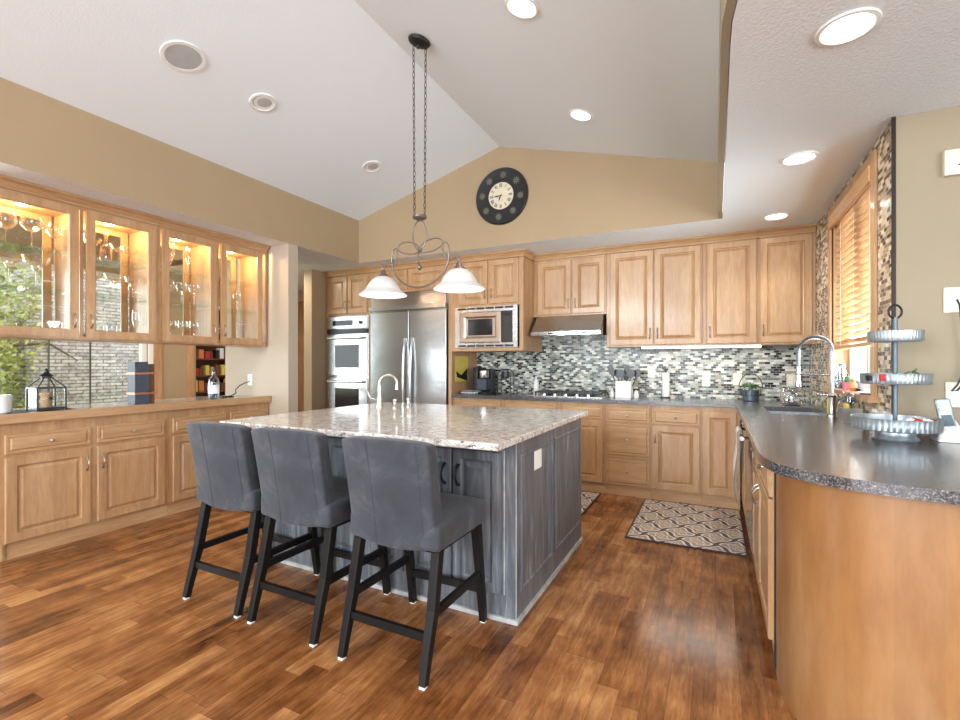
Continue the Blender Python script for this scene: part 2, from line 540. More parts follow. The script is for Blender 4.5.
class MB:
    def __init__(s):
        s.v, s.f, s.mi, s.cur = [], [], [], 0

    def add(s, vs, fs):
        b = len(s.v)
        s.v += [tuple(v) for v in vs]
        s.f += [tuple(i + b for i in f) for f in fs]
        s.mi += [s.cur] * len(fs)
        return s

    def box(s, x0, x1, y0, y1, z0, z1):
        return s.add([(x0, y0, z0), (x1, y0, z0), (x1, y1, z0), (x0, y1, z0), (x0, y0, z1), (x1, y0, z1), (x1, y1, z1), (x0, y1, z1)],
                     [(0, 3, 2, 1), (4, 5, 6, 7), (0, 1, 5, 4), (1, 2, 6, 5), (2, 3, 7, 6), (3, 0, 4, 7)])

    def bar(s, a, b, w0, d0, w1=None, d1=None, side=(1, 0, 0)):
        """square bar from a to b with section w x d at a, w1 x d1 at b"""
        w1 = w0 if w1 is None else w1
        d1 = d0 if d1 is None else d1
        a, b = Vector(a), Vector(b)
        sd = Vector(side).normalized()
        ax = (b - a).normalized()
        up = ax.cross(sd).normalized()
        sd = up.cross(ax).normalized()
        vs = []
        for p, w, d in ((a, w0, d0), (b, w1, d1)):
            for i, j in ((-1, -1), (1, -1), (1, 1), (-1, 1)):
                vs.append(p + sd * (i * w / 2) + up * (j * d / 2))
        return s.add(vs, [(0, 1, 2, 3), (7, 6, 5, 4), (0, 4, 5, 1), (1, 5, 6, 2), (2, 6, 7, 3), (3, 7, 4, 0)])

    def tube(s, pts, r, n=10, closed=False, cap=True):
        pts = [Vector(p) for p in pts]
        m = len(pts)
        rs = r if isinstance(r, (list, tuple)) else [r] * m
        ref = None
        rings = []
        for i, p in enumerate(pts):
            if closed:
                t = pts[(i + 1) % m] - pts[i - 1]
            else:
                t = pts[min(i + 1, m - 1)] - pts[max(i - 1, 0)]
            t.normalize()
            if ref is None:
                ref = t.orthogonal().normalized()
            ref = (ref - t * ref.dot(t))
            if ref.length < 1e-6:
                ref = t.orthogonal()
            ref.normalize()
            bi = t.cross(ref)
            rings.append([p + (ref * math.cos(2 * PI * k / n) + bi * math.sin(2 * PI * k / n)) * rs[i] for k in range(n)])
        vs = [v for rg in rings for v in rg]
        fs = []
        for i in range(m if closed else m - 1):
            j = (i + 1) % m
            for k in range(n):
                k2 = (k + 1) % n
                fs.append((i * n + k, i * n + k2, j * n + k2, j * n + k))
        if cap and not closed:
            fs.append(tuple(range(n - 1, -1, -1)))
            fs.append(tuple((m - 1) * n + k for k in range(n)))
        return s.add(vs, fs)

    def lathe(s, prof, c=(0, 0, 0), n=24, axis='z', wave=None):
        """prof: list of (r, h)"""
        vs, fs = [], []
        m = len(prof)
        for i, (r, h) in enumerate(prof):
            for k in range(n):
                a = 2 * PI * k / n
                rr = r * (1 + (wave(i, a) if wave else 0))
                if axis == 'z':
                    vs.append((c[0] + rr * math.cos(a), c[1] + rr * math.sin(a), c[2] + h))
                elif axis == 'y':
                    vs.append((c[0] + rr * math.cos(a), c[1] + h, c[2] + rr * math.sin(a)))
                else:
                    vs.append((c[0] + h, c[1] + rr * math.cos(a), c[2] + rr * math.sin(a)))
        for i in range(m - 1):
            for k in range(n):
                k2 = (k + 1) % n
                fs.append((i * n + k, i * n + k2, (i + 1) * n + k2, (i + 1) * n + k))
        if prof[0][0] > 1e-5 and prof[0] != prof[-1]:
            fs.append(tuple(range(n - 1, -1, -1)))
        if prof[-1][0] > 1e-5 and prof[0] != prof[-1]:
            fs.append(tuple((m - 1) * n + k for k in range(n)))
        return s.add(vs, fs)

    def prism(s, poly, z0, z1):
        n = len(poly)
        vs = [(x, y, z0) for x, y in poly] + [(x, y, z1) for x, y in poly]
        fs = [tuple(range(n - 1, -1, -1)), tuple(range(n, 2 * n))]
        fs += [(i, (i + 1) % n, n + (i + 1) % n, n + i) for i in range(n)]
        return s.add(vs, fs)

    def panel(s, F, w, h, rings, back=0.0):
        """raised / recessed panel: rings = [(inset, depth)...]; F(u, v, n) -> point"""
        vs = [F(0, 0, back), F(w, 0, back), F(w, h, back), F(0, h, back)]
        for ins, d in rings:
            vs += [F(ins, ins, d), F(w - ins, ins, d), F(w - ins, h - ins, d), F(ins, h - ins, d)]
        fs = [(0, 1, 2, 3)]
        for r in range(len(rings)):
            a, b = 4 * r, 4 * (r + 1)
            fs += [(a + i, a + (i + 1) % 4, b + (i + 1) % 4, b + i) for i in range(4)]
        e = 4 * len(rings)
        fs.append((e, e + 1, e + 2, e + 3))
        return s.add(vs, fs)

    def hollow(s, F, w, h, st, d0, d1, bev=0.006):
        """open frame with a chamfered inner edge"""
        vs = []
        for ins, d in ((0, d0), (0, d1), (st, d1), (st + bev, d1 - bev), (st + bev, d0)):
            vs += [F(ins, ins, d), F(w - ins, ins, d), F(w - ins, h - ins, d), F(ins, h - ins, d)]
        fs = []
        for r in range(5):
            a, b = 4 * r, 4 * ((r + 1) % 5)
            fs += [(a + i, a + (i + 1) % 4, b + (i + 1) % 4, b + i) for i in range(4)]
        return s.add(vs, fs)


def wloc(o):
    v = Vector((0, 0, 0))
    while o is not None:
        v += o.location
        o = o.parent
    return v


def obj(name, mb, mats, parent=None, smooth=False, bevel=0.0, seg=2, subsurf=0, origin=None):
    me = bpy.data.meshes.new(name)
    org = wloc(parent) if parent is not None else Vector(origin if origin else (0, 0, 0))
    me.from_pydata([tuple(Vector(v) - org) for v in mb.v], [], mb.f)
    me.validate()
    if not isinstance(mats, (list, tuple)):
        mats = [mats]
    for m in mats:
        me.materials.append(M[m] if isinstance(m, str) else m)
    if len(mats) > 1 and len(me.polygons) == len(mb.mi):
        for p, i in zip(me.polygons, mb.mi):
            p.material_index = i
    bm = bmesh.new()
    bm.from_mesh(me)
    bmesh.ops.recalc_face_normals(bm, faces=bm.faces)
    bm.to_mesh(me)
    bm.free()
    if smooth:
        for p in me.polygons:
            p.use_smooth = True
    o = bpy.data.objects.new(name, me)
    COL.objects.link(o)
    if parent is not None:
        o.parent = parent
    elif origin:
        o.location = origin
    if bevel:
        b = o.modifiers.new('bevel', 'BEVEL')
        b.width = bevel
        b.segments = seg
        b.limit_method = 'ANGLE'
        b.angle_limit = math.radians(40)
    if subsurf:
        q = o.modifiers.new('sub', 'SUBSURF')
        q.levels = q.render_levels = subsurf
    if smooth and not subsurf:
        try:
            for e in me.edges:
                pass
            me.set_sharp_from_angle(angle=math.radians(42))
        except Exception:
            pass
    return o


def thing(name, label, cat, loc=(0, 0, 0), group=None):
    o = bpy.data.objects.new(name, None)
    o.empty_display_size = 0.1
    COL.objects.link(o)
    o.location = loc
    o['label'] = label
    o['category'] = cat
    if group:
        o['group'] = group
    return o


def tag(o, label, cat, group=None, kind=None):
    o['label'] = label
    o['category'] = cat
    if group:
        o['group'] = group
    if kind:
        o['kind'] = kind
    return o


def struct(name, mb, mats, parent=None, label=None, **k):
    o = obj(name, mb, mats, parent, **k)
    if parent is None:
        o['kind'] = 'structure'
    if label:
        o['label'] = label
    return o


def dup(root, loc, rotz=None, label=None, group=None):
    r = root.copy()
    COL.objects.link(r)
    r.location = loc
    if rotz is not None:
        r.rotation_euler = (0, 0, rotz)
    if label:
        r['label'] = label
    if group:
        r['group'] = group
    for ch in list(root.children):
        c = ch.copy()
        COL.objects.link(c)
        c.parent = r
        for g in list(ch.children):
            d = g.copy()
            COL.objects.link(d)
            d.parent = c
    return r


def B(x0, x1, y0, y1, z0, z1):
    return MB().box(x0, x1, y0, y1, z0, z1)


def arc(cx, cz, r, a0, a1, n, rz=None):
    rz = r if rz is None else rz
    return [(cx + r * math.cos(math.radians(a0 + (a1 - a0) * i / n)), cz + rz * math.sin(math.radians(a0 + (a1 - a0) * i / n))) for i in range(n + 1)]


# ================================================================== STRUCTURE
BW = 5.20      # back wall
RX = 0.77      # window wall
TY = 2.93      # taupe wall
GY = 4.34      # gable wall
LX = -3.77     # upper left wall
APX, APZ = -1.95, 3.44
CZ = 2.44
RB = -4.5      # rear wall

struct('floor', B(-7.2, 3.6, RB, 5.9, -0.1, 0), 'floor')

# vaulted ceiling, two slopes
zl, zr = 2.94, 2.90
SX = 0.045
mb = MB()
mb.add([(LX, RB, zl), (APX, RB, APZ), (APX, GY, APZ), (LX, GY, zl), (LX, RB, zl + .1), (APX, RB, APZ + .1), (APX, GY, APZ + .1), (LX, GY, zl + .1)],
       [(0, 1, 2, 3), (4, 7, 6, 5), (0, 4, 5, 1), (2, 6, 7, 3), (0, 3, 7, 4), (1, 5, 6, 2)])
struct('ceiling', mb, 'vault')
# right slope carries on over the curved edge of the soffit
slope = (zr - APZ) / (SX - APX)
xe = 1.4
ze = APZ + slope * (xe - APX)
mb = MB()
mb.add([(APX, RB, APZ), (xe, RB, ze), (xe, GY, ze), (APX, GY, APZ), (APX, RB, APZ + .1), (xe, RB, ze + .1), (xe, GY, ze + .1), (APX, GY, APZ + .1)],
       [(0, 1, 2, 3), (4, 7, 6, 5), (0, 4, 5, 1), (2, 6, 7, 3), (0, 3, 7, 4), (1, 5, 6, 2)])
struct('ceiling', mb, 'vault')
# low ceiling: right side with a curved front-left corner
cur = [(SX, 2.45), (SX, 2.0), (SX + .003, 1.86), (SX + .02, 1.72), (SX + .06, 1.56), (SX + .13, 1.42), (SX + .23, 1.30), (SX + .36, 1.22), (SX + .55, 1.17)]
edge = [(3.6, BW), (SX + .003, BW), (SX + .003, GY)] + [(SX + .003, 3.1)] + [(x + .003, y + .002) for x, y in cur] + [(3.6, 1.172)]
struct('ceiling', MB().prism(edge, CZ, CZ + .05), 'ceiling')
struct('ceiling', B(-7.2, SX + .003, GY + .003, 5.9, CZ, CZ + .05), 'ceiling')          # over the back run
struct('ceiling', B(-4.62, LX - .003, RB, 3.40, CZ, CZ + .05), 'ceiling')           # over the pass-through
struct('ceiling', B(-7.2, LX - .003, 3.40, GY + .003, CZ, CZ + .05), 'ceiling')     # over the hall
struct('ceiling', B(-7.2, -4.62, RB, 3.46, 3.1, 3.15), 'ceiling')                  # higher ceiling of the dining room
struct('wall_header', MB().box(-4.72, -4.62, RB, 3.46, CZ, 3.1).box(-7.2, -4.72, 3.40, 3.46, CZ, 3.1), 'tan_paint')
# walls rising from soffit to vault, right side, following the curve
line = [(SX, GY), (SX, 3.1)] + cur + [(3.6, 1.17)]
mb = MB()
vs, fs = [], []
for x, y in line:
    top = APZ + slope * (min(x, xe) - APX)
    vs += [(x, y, CZ + .0005), (x, y, top)]
for i in range(len(line) - 1):
    fs.append((2 * i, 2 * i + 2, 2 * i + 3, 2 * i + 1))
mb.add(vs, fs)
w = struct('wall_soffit', mb, 'taupe_paint')
sm = w.modifiers.new('thick', 'SOLIDIFY')
sm.thickness = 0.03
sm.offset = 1
# gable wall above the back cabinets
mb = MB()
poly = [(LX, CZ + .0005), (SX, CZ + .0005), (SX, zr), (APX, APZ), (LX, zl)]
n = len(poly)
mb.add([(x, GY, z) for x, z in poly] + [(x, GY + .1, z) for x, z in poly],
       [tuple(range(n)), tuple(range(2 * n - 1, n - 1, -1))] + [(i, (i + 1) % n, n + (i + 1) % n, n + i) for i in range(n)])
struct('wall_gable', mb, 'tan_paint')
# upper left wall and its pier
struct('wall_left', B(LX - .12, LX, RB, GY, CZ + .0005, zl + .05), 'tan_paint')
struct('wall_pier', B(-4.72, LX, 3.315, 3.435, 0, CZ), 'lit_pier_paint')
struct('wall_stub', B(-4.67, -4.535, 4.35, BW, 0, CZ), 'tan_paint')
struct('wall_hall', B(-7.2, -4.3, 5.6, 5.7, 0, CZ), 'tan_paint')
struct('wall_back', B(-4.535, RX + .12, BW, BW + .12, 0, CZ), 'tan_paint')
struct('wall_right', MB().box(RX, RX + .12, 4.27, BW, 0, CZ).box(RX, RX + .12, TY, 3.226, 0, CZ)
       .box(RX, RX + .12, 3.226, 4.27, 0, 1.08).box(RX, RX + .12, 3.226, 4.27, 2.34, CZ), 'taupe_paint')
struct('wall_taupe', B(RX + .12, 3.6, TY, TY + .12, 0, CZ), 'taupe_paint')
struct('wall_end', B(RX + .004, RX + .13, TY - .001, TY + .12, 0, CZ), 'taupe_paint')
# far right and rear walls (behind the camera) with window openings
struct('wall_far_right', MB().box(3.6, 3.7, RB, TY, 0, .5).box(3.6, 3.7, RB, TY, 2.4, 3.0).box(3.6, 3.7, RB, -2.8, .5, 2.4).box(3.6, 3.7, 1.0, TY, .5, 2.4), 'taupe_paint')
mb = MB()
mb.box(-7.2, -4.3, RB - .1, RB, 0, CZ).box(.5, 3.6, RB - .1, RB, 0, 3.5).box(-4.3, .5, RB - .1, RB, 0, .4).box(-4.3, .5, RB - .1, RB, 2.55, 3.6)
struct('wall_rear', mb, 'taupe_paint')
mb = MB()
for x in (-4.25, -3.1, -1.95, -.8, .4):
    mb.box(x, x + .08, RB - .08, RB - .02, .4, 2.55)
for x in (-3.64, -2.49, -1.34, -.16):
    mb.box(x, x + .03, RB - .07, RB - .03, .4, 2.55)
for z in (.4, .95, 1.48, 2.02, 2.5):
    mb.box(-4.25, .48, RB - .07, RB - .03, z, z + .03)
struct('window_3', mb, 'white_paint')

# dining room far wall with its window
DX = -6.4
mb = MB()
mb.box(DX - .12, DX, -.9, 3.45, 2.33, 3.1).box(DX - .12, DX, -.9, 3.45, 0, .62).box(DX - .12, DX, RB, -.9, 0, 3.1)
mb.box(DX - .12, DX, 3.45, 4.06, 0, CZ).box(DX - .12, DX, 4.80, 5.6, 0, CZ).box(DX - .12, DX, 4.06, 4.80, 2.1, CZ)
struct('wall_dining', mb, 'tan_paint')
mb = MB()
mb.box(DX - .09, DX - .03, -.9, -.82, .62, 2.33).box(DX - .09, DX - .03, 3.39, 3.45, .62, 2.33)
mb.box(DX - .09, DX - .03, -.9, 3.45, .62, .70).box(DX - .09, DX - .03, -.9, 3.45, 2.27, 2.33)
win1 = struct('window_1', mb, 'white_paint')
mb = MB()
for y in (2.48, 2.86, 1.3, .2):
    mb.box(DX - .075, DX - .045, y - .003, y + .003, .7, 2.27)
struct('muntin', mb, 'iron_dark', win1)
struct('pane', B(DX - .063, DX - .057, -.82, 3.39, .70, 2.27), 'pane', win1)
struct('trim_1', MB().box(DX, DX + .02, 3.45, 3.50, .5, 2.40), 'white_paint')
struct('trim_2', MB().box(DX, DX + .025, 3.50, 3.60, 0, 2.40), 'maple_upright')
struct('trim_3', MB().box(DX, DX + .025, 3.93, 4.02, 0, 2.15).box(DX, DX + .025, 4.82, 4.90, 0, 2.15).box(DX, DX + .025, 3.93, 4.90, 2.1, 2.18), 'maple_upright')
# tall wood closet door seen through the hall opening
d1 = struct('door_1', MB().box(-6.3, -4.7, 5.55, 5.598, 0, 2.27), 'maple_panel')
d1s = struct('door_casing', MB().box(-6.4, -4.6, 5.53, 5.598, 2.27, 2.34), 'maple_level', d1)

# tile surfaces
struct('trim_4', B(-2.64, RX - .001, BW - .008, BW - .0005, .91, 1.86), 'mosaic_back', label='white, grey and black mosaic backsplash behind the cooktop')
mb = MB()
mb.box(RX - .008, RX - .0005, TY + .004, 3.16, .91, CZ - .002).box(RX - .008, RX - .0005, 4.33, BW - .01, .91, CZ - .002)
mb.box(RX - .008, RX - .0005, 3.16, 4.33, .91, 1.05).box(RX - .008, RX - .0005, 3.16, 4.33, 2.385, CZ - .002)
struct('trim_5', mb, 'mosaic_side', label='tan and brown mosaic tile around the sink window')
struct('trim_6', B(RX - .012, RX + .003, TY - .008, TY + .003, .91, CZ), 'iron_dark', label='thin black metal edge strip of the tile')

# kitchen window
mb = MB()
mb.box(RX - .022, RX - .0085, 3.165, 3.235, 1.05, 2.385).box(RX - .022, RX - .0085, 4.262, 4.33, 1.05, 2.385)
mb.box(RX - .022, RX - .0085, 3.235, 4.262, 2.31, 2.385)
win2 = struct('window_2', mb, 'maple_upright')
mb = MB().box(RX - .05, RX + .1, 3.15, 4.34, 1.045, 1.08)
struct('window_sill', mb, 'maple_level', win2)
struct('window_jamb', MB().box(RX, RX + .12, 3.226, 3.24, 1.08, 2.34).box(RX, RX + .12, 4.256, 4.27, 1.08, 2.34).box(RX, RX + .12, 3.24, 4.256, 2.326, 2.34), 'maple_upright', win2)
for y0, y1 in ((3.245, 3.745), (3.755, 4.25)):
    mb = MB()
    mb.hollow(lambda u, v, q, y0=y0: (RX + .09 + q, y0 + u, 1.085 + v), y1 - y0, 1.235, .05, 0, .03)
    sash = struct('window_sash', mb, 'white_paint', win2)
    struct('pane', B(RX + .1, RX + .104, y0 + .05, y1 - .05, 1.135, 2.27), 'pane', sash)

# outdoors
struct('ground', B(-30, -6.6, -14, 26, -.4, -.3), 'grass')
struct('ground', B(RX + .2, 30, TY + .3, 30, -.4, -.3), 'gravel')
o = tag(obj('brick_building', MB().box(-12.5, -9.2, 3.40, 14, -.4, 5).box(-9.3, -9.08, 3.30, 3.6, -.4, 5), 'brick', origin=(-9.3, 3.4, -.3)), 'pale grey brick building seen through the dining room window', 'building')
# shrubs and a tree outside


def foliage(name, label, c, rx, ry, rz, nl, size, trunk=True, cat='tree'):
    t = thing(name, label, cat, (c[0], c[1], -.3))
    rnd = random.Random(int(abs(c[1]) * 100) + 3)
    mb = MB()
    for _ in range(nl):
        a, bb = rnd.uniform(0, 2 * PI), rnd.uniform(-1, 1)
        rr = rnd.uniform(.35, 1) ** .6
        p = Vector((c[0] + rx * rr * math.cos(a) * math.sqrt(1 - bb * bb), c[1] + ry * rr * math.sin(a) * math.sqrt(1 - bb * bb), c[2] + rz * rr * bb))
        d = Vector((rnd.gauss(0, 1), rnd.gauss(0, 1), rnd.gauss(0, 1))).normalized()
        e = d.orthogonal().normalized() * size
        d = d * size * 1.8
        q = e.cross(d).normalized() * size * .15
        mb.add([p - d, p + e + q, p + d, p - e + q], [(0, 1, 2, 3)])
    obj('foliage', mb, 'leaf', t)
    mb = MB()
    if trunk:
        mb.tube([(c[0], c[1], -.3), (c[0] + .05, c[1] + .1, .6), (c[0] - .05, c[1] + .3, 1.2), (c[0], c[1] + .7, 1.9), (c[0], c[1] + 1.25, 2.35)], [.05, .04, .03, .022, .01], 8)
        mb.tube([(c[0] - .02, c[1] + .2, 1.0), (c[0], c[1] - .4, 1.7), (c[0], c[1] - .9, 2.6)], [.05, .03, .01], 8)
        mb.tube([(c[0], c[1] + .45, 1.5), (c[0], c[1] + .95, 1.55), (c[0], c[1] + 1.3, 1.3)], [.03, .02, .008], 8)
        obj('trunk', mb, 'bark', t)
    return t


foliage('garden_tree', 'leafy tree with bare branches left of the brick building', (-8.6, 2.35, 2.0), .9, 1.0, 1.3, 1800, .026)
foliage('garden_shrub', 'pale green bush beside the brick building corner', (-9.9, 2.35, .9), .7, 1.25, 1.9, 6000, .03, False, 'shrub')
foliage('garden_shrub', 'tall hedge shrub behind the garden tree', (-15.5, 3.2, 1.9), 1.2, 2.8, 3.2, 6500, .06, False, 'shrub')

# ================================================================== CABINET PARTS


def FB(x0, y, z0):      # faces -Y, u to +x
    return lambda u, v, q: (x0 + u, y - q, z0 + v)


def FL(y0, x, z0):      # faces +X, u to +y
    return lambda u, v, q: (x + q, y0 + u, z0 + v)


def FR(y0, x, z0):      # faces -X
    return lambda u, v, q: (x - q, y0 + u, z0 + v)


RAISED = [(0, .014), (.004, .018), (.055, .018), (.060, .004), (.067, .002), (.086, .0145), (.089, .015)]
SLAB = [(0, .010), (.003, .015), (.016, .015), (.019, .010), (.023, .010), (.030, .0175), (.033, .018)]


def pull(F, u, v, parent, vert=True, L=.096, mat='nickel', r=.0042, out=.03):
    """arched bar pull standing on the door face"""
    pts = []
    for i in range(13):
        t = i / 12
        s = (t - .5) * L
        q = .017 + out * math.sin(PI * t) ** .7
        pts.append(F(u, v + s, q) if vert else F(u + s, v, q))
    mb = MB().tube(pts, [r * 1.7, r * 1.25] + [r] * 9 + [r * 1.25, r * 1.7], 8)
    return obj('handle', mb, mat, parent, smooth=True)


def knob(F, u, v, parent, mat='nickel'):
    pts = [F(u, v, .017), F(u, v, .024), F(u, v, .030), F(u, v, .036), F(u, v, .041)]
    return obj('knob', MB().tube(pts, [.006, .005, .011, .012, .006], 10), mat, parent, smooth=True)


def door(F0, u, v, w, h, parent, hand=None, mat='maple_upright', rings=None, hz='low'):
    F = lambda a, b, q: F0(u + a, v + b, q)
    o = obj('door', MB().panel(F, w, h, rings or RAISED), mat, parent)
    if hand:
        hu = .028 if hand == 'l' else w - .028
        hv = .11 if hz == 'low' else h - .11
        pull(F, hu, hv, o)
    return o


def drawer(F0, u, v, w, h, parent, mat='maple_level'):
    F = lambda a, b, q: F0(u + a, v + b, q)
    o = obj('drawer', MB().panel(F, w, h, SLAB if h < .3 else RAISED), mat, parent)
    knob(F, w / 2, h / 2, o)
    return o


def crown(path, parent, z0=2.37, z1=CZ - .002):
    """path of (x, y, outx, outy) corner points with outward offsets"""
    prof = [(0, 0), (.012, 0), (.012, .015), (.03, .04), (.05, .052), (.05, z1 - z0), (0, z1 - z0)]
    vs, fs = [], []
    for x, y, ox, oy in path:
        for d, h in prof:
            vs.append((x + ox * d, y + oy * d, z0 + h))
    k = len(prof)
    for i in range(len(path) - 1):
        for j in range(k):
            j2 = (j + 1) % k
            fs.append((i * k + j, i * k + j2, (i + 1) * k + j2, (i + 1) * k + j))
    fs.append(tuple(range(k)))
    fs.append(tuple(range(len(path) * k - 1, (len(path) - 1) * k - 1, -1)))
    mb = MB().add(vs, fs)
    return obj('crown_molding', mb, 'maple_level', parent)


G_U = 'maple wall cabinets along the back wall'
# ------------------------------------------------ back wall cabinets
UF = 4.878


def wall_cab(x0, x1, z0, doors, label, yf=UF, left=False, right=False):
    t = thing('wall_cabinet', label, 'cabinet', ((x0 + x1) / 2, BW, z0), G_U)
    obj('body', MB().box(x0, x1, yf, BW - .01, z0, CZ - .071), 'maple_upright', t, bevel=.002)
    F = FB(0, yf, 0)
    for a, b, zt, hand in doors:
        door(F, a, z0 + .018, b - a, zt - z0 - .018, t, hand)
    path = []
    if left:
        path.append((x0, BW - .02, -1, 0))
        path.append((x0, yf, -1, -1))
    else:
        path.append((x0, yf, 0, -1))
    path.append((x1, yf, 0, -1))
    crown(path, t)
    return t


wall_cab(-1.788, -1.0, 1.76, [(-1.735, -1.365, 2.345, 'r'), (-1.345, -.972 - .04, 2.345, 'l')], 'short maple cabinet with two doors above the range hood')
wall_cab(-.998, -.112, 1.42, [(-.96, -.548, 2.365, 'r'), (-.536, -.125, 2.365, 'l')], 'tall two-door maple cabinet right of the range hood')
wall_cab(-.110, .334, 1.42, [(-.078, .322, 2.367, 'l')], 'single-door maple cabinet in the middle right of the back wall')
wall_cab(.336, RX - .01, 1.42, [(.348, .735, 2.367, 'l')], 'single-door maple cabinet in the corner beside the sink window')

# tall run: ovens, fridge, microwave
TF = 4.585


def tall(x0, x1, segs, label, doors):
    t = thing('tall_cabinet', label, 'cabinet', ((x0 + x1) / 2, BW, 0), 'tall maple appliance cabinets')
    mb = MB()
    for s_ in segs:
        mb.box(*s_)
    obj('body', mb, 'maple_upright', t, bevel=.002)
    F = FB(0, TF, 0)
    for a, b, c, d, hand in doors:
        door(F, a, c, b - a, d - c, t, hand)
    return t


zc = CZ - .071
oc = tall(-4.53, -3.79, [(-4.53, -3.79, TF, BW - .01, 1.86, zc), (-4.53, -4.49, TF, BW - .01, 0, 1.86), (-3.82, -3.79, TF, BW - .01, 0, 1.86), (-4.49, -3.82, TF, BW - .01, 0, .47)],
          'tall maple cabinet at the left end that holds the double oven', [(-4.475, -4.165, 1.885, 2.36, 'r'), (-4.15, -3.845, 1.885, 2.36, 'l')])
crown([(-4.53, TF, 0, -1), (-3.79, TF, 0, -1)], oc)
fc = tall(-3.79, -2.64, [(-3.789, -2.65, TF, BW - .01, 2.10, zc), (-2.69, -2.65, TF, BW - .01, 0, 2.10)],
          'maple bridge cabinet over the refrigerator', [(-3.73, -3.245, 2.125, 2.36, None), (-3.225, -2.72, 2.125, 2.36, None)])
crown([(-3.789, TF, 0, -1), (-2.65, TF, 0, -1)], fc)
mc = tall(-2.649, -1.79, [(-2.649, -1.79, TF, BW - .01, 1.87, zc), (-2.649, -2.60, TF, BW - .01, 1.39, 1.87), (-1.835, -1.79, TF, BW - .01, 1.39, 1.87),
                        (-2.60, -1.835, TF, BW - .01, 1.39, 1.425), (-2.60, -1.835, BW - .05, BW - .01, 1.425, 1.87)],
          'maple cabinet holding the built-in microwave', [(-2.55, -2.20, 1.895, 2.36, 'r'), (-2.175, -1.84, 1.895, 2.36, 'l')])
crown([(-2.649, TF, 0, -1), (-1.79, TF, 1, -1), (-1.79, UF - .05, 1, 0)], mc)

# ------------------------------------------------ double oven
t = thing('double_oven', 'stainless steel built-in double wall oven left of the refrigerator', 'oven', (-4.155, BW, .47))
obj('body', B(-4.488, -3.822, TF - .005, BW - .05, .475, 1.855), 'steel_plain', t)
F = FB(0, TF - .005, 0)
cp = obj('control_panel', MB().panel(lambda a, b, q: F(-4.48 + a, 1.695 + b, q), .65, .155, [(0, .015), (.004, .02)]), 'steel', t)
obj('display', B(-4.39, -4.06, TF - .028, TF - .024, 1.735, 1.80), 'black_glass', cp)
obj('dial', MB().lathe([(.02, 0), (.018, -.02), (.001, -.021)], (-3.93, TF - .025, 1.765), 16, 'y'), 'black', cp)
obj('vent', B(-4.48, -3.83, TF - .03, TF - .006, 1.63, 1.69), 'black', t)
for z0, z1, in ((1.105, 1.62), (.50, 1.075)):
    d = obj('oven_door', MB().panel(lambda a, b, q: F(-4.48 + a, z0 + b, q), .65, z1 - z0, [(0, .022), (.005, .027)]), 'steel', t)
    obj('window', B(-4.34, -3.955, TF - .036, TF - .032, z0 + .10, z1 - .13), 'black_glass', d)
    zz = z1 - .045
    mb = MB().tube([(-4.46, TF - .085, zz), (-3.85, TF - .085, zz)], .013, 12)
    mb.tube([(-4.43, TF - .03, zz), (-4.43, TF - .085, zz)], .009, 8).tube([(-3.88, TF - .03, zz), (-3.88, TF - .085, zz)], .009, 8)
    obj('handle', mb, 'steel_plain', d, smooth=True)

# ------------------------------------------------ refrigerator
t = thing('refrigerator', 'wide stainless steel built-in refrigerator with two doors', 'refrigerator', (-3.24, BW, 0))
obj('body', B(-3.78, -2.70, TF + .01, BW - .03, 0.0, 2.09), 'steel_plain', t)
for x0, x1 in ((-3.775, -3.21), (-3.20, -2.705)):
    d = obj('door', MB().panel(lambda a, b, q: F(x0 + a, .12 + b, q), x1 - x0, 1.75, [(0, .02), (.006, .028)]), 'steel', t)
    hx = -3.255 if x0 < -3.5 else -3.155
    zs = [.55 + 1.0 * i / 20 for i in range(21)]
    mb = MB().tube([(hx, TF - .035 - .05 * math.sin(PI * i / 20) ** .6, zs[i]) for i in range(21)], .014, 10)
    obj('handle', mb, 'steel_plain', d, smooth=True)
obj('top_trim', B(-3.78, -2.70, TF - .06, TF + .02, 1.885, 1.935), 'steel', t, bevel=.004)
obj('vent_grille', B(-3.775, -2.705, TF - .02, TF + .02, 1.94, 2.09), 'steel_plain', t)
obj('kick_plate', B(-3.775, -2.705, TF - .02, TF + .02, .0, .115), 'black', t)

# ------------------------------------------------ microwave
t = thing('microwave', 'built-in stainless microwave in a trim kit beside the refrigerator', 'microwave', (-2.2, BW, 1.43))
obj('body', B(-2.56, -1.88, TF + .005, BW - .2, 1.435, 1.86), 'black', t)
mb = MB().hollow(lambda a, b, q: F(-2.59 + a, 1.428 + b, q), .745, .44, .055, 0, .02)
obj('trim_frame', mb, 'steel_plain', t)
for z in (1.436, 1.84):
    mb = MB()
    for i in range(6):
        mb.box(-2.55 + i * .112, -2.452 + i * .112, TF - .028, TF - .024, z, z + .02)
    obj('vent_slots', mb, 'black', t)
M['reflection_steel'] = plain('steel_with_painted_reflection', (0.46, 0.37, 0.30), 0.28, 1.0)  # brown tint paints the reflected wood into the steel
d = obj('microwave_door', MB().panel(lambda a, b, q: F(-2.52 + a, 1.478 + b, q), .49, .335, [(0, .026), (.008, .034), (.05, .034), (.07, .026)]), 'reflection_steel', t)
obj('window', B(-2.42, -2.13, TF - .036, TF - .028, 1.56, 1.735), 'black_glass', d)
cp = obj('control_panel', B(-2.025, -1.905, TF - .034, TF, 1.478, 1.813), 'black', t, bevel=.003)
obj('display', B(-2.01, -1.92, TF - .037, TF - .033, 1.755, 1.79), 'black_glass', cp)

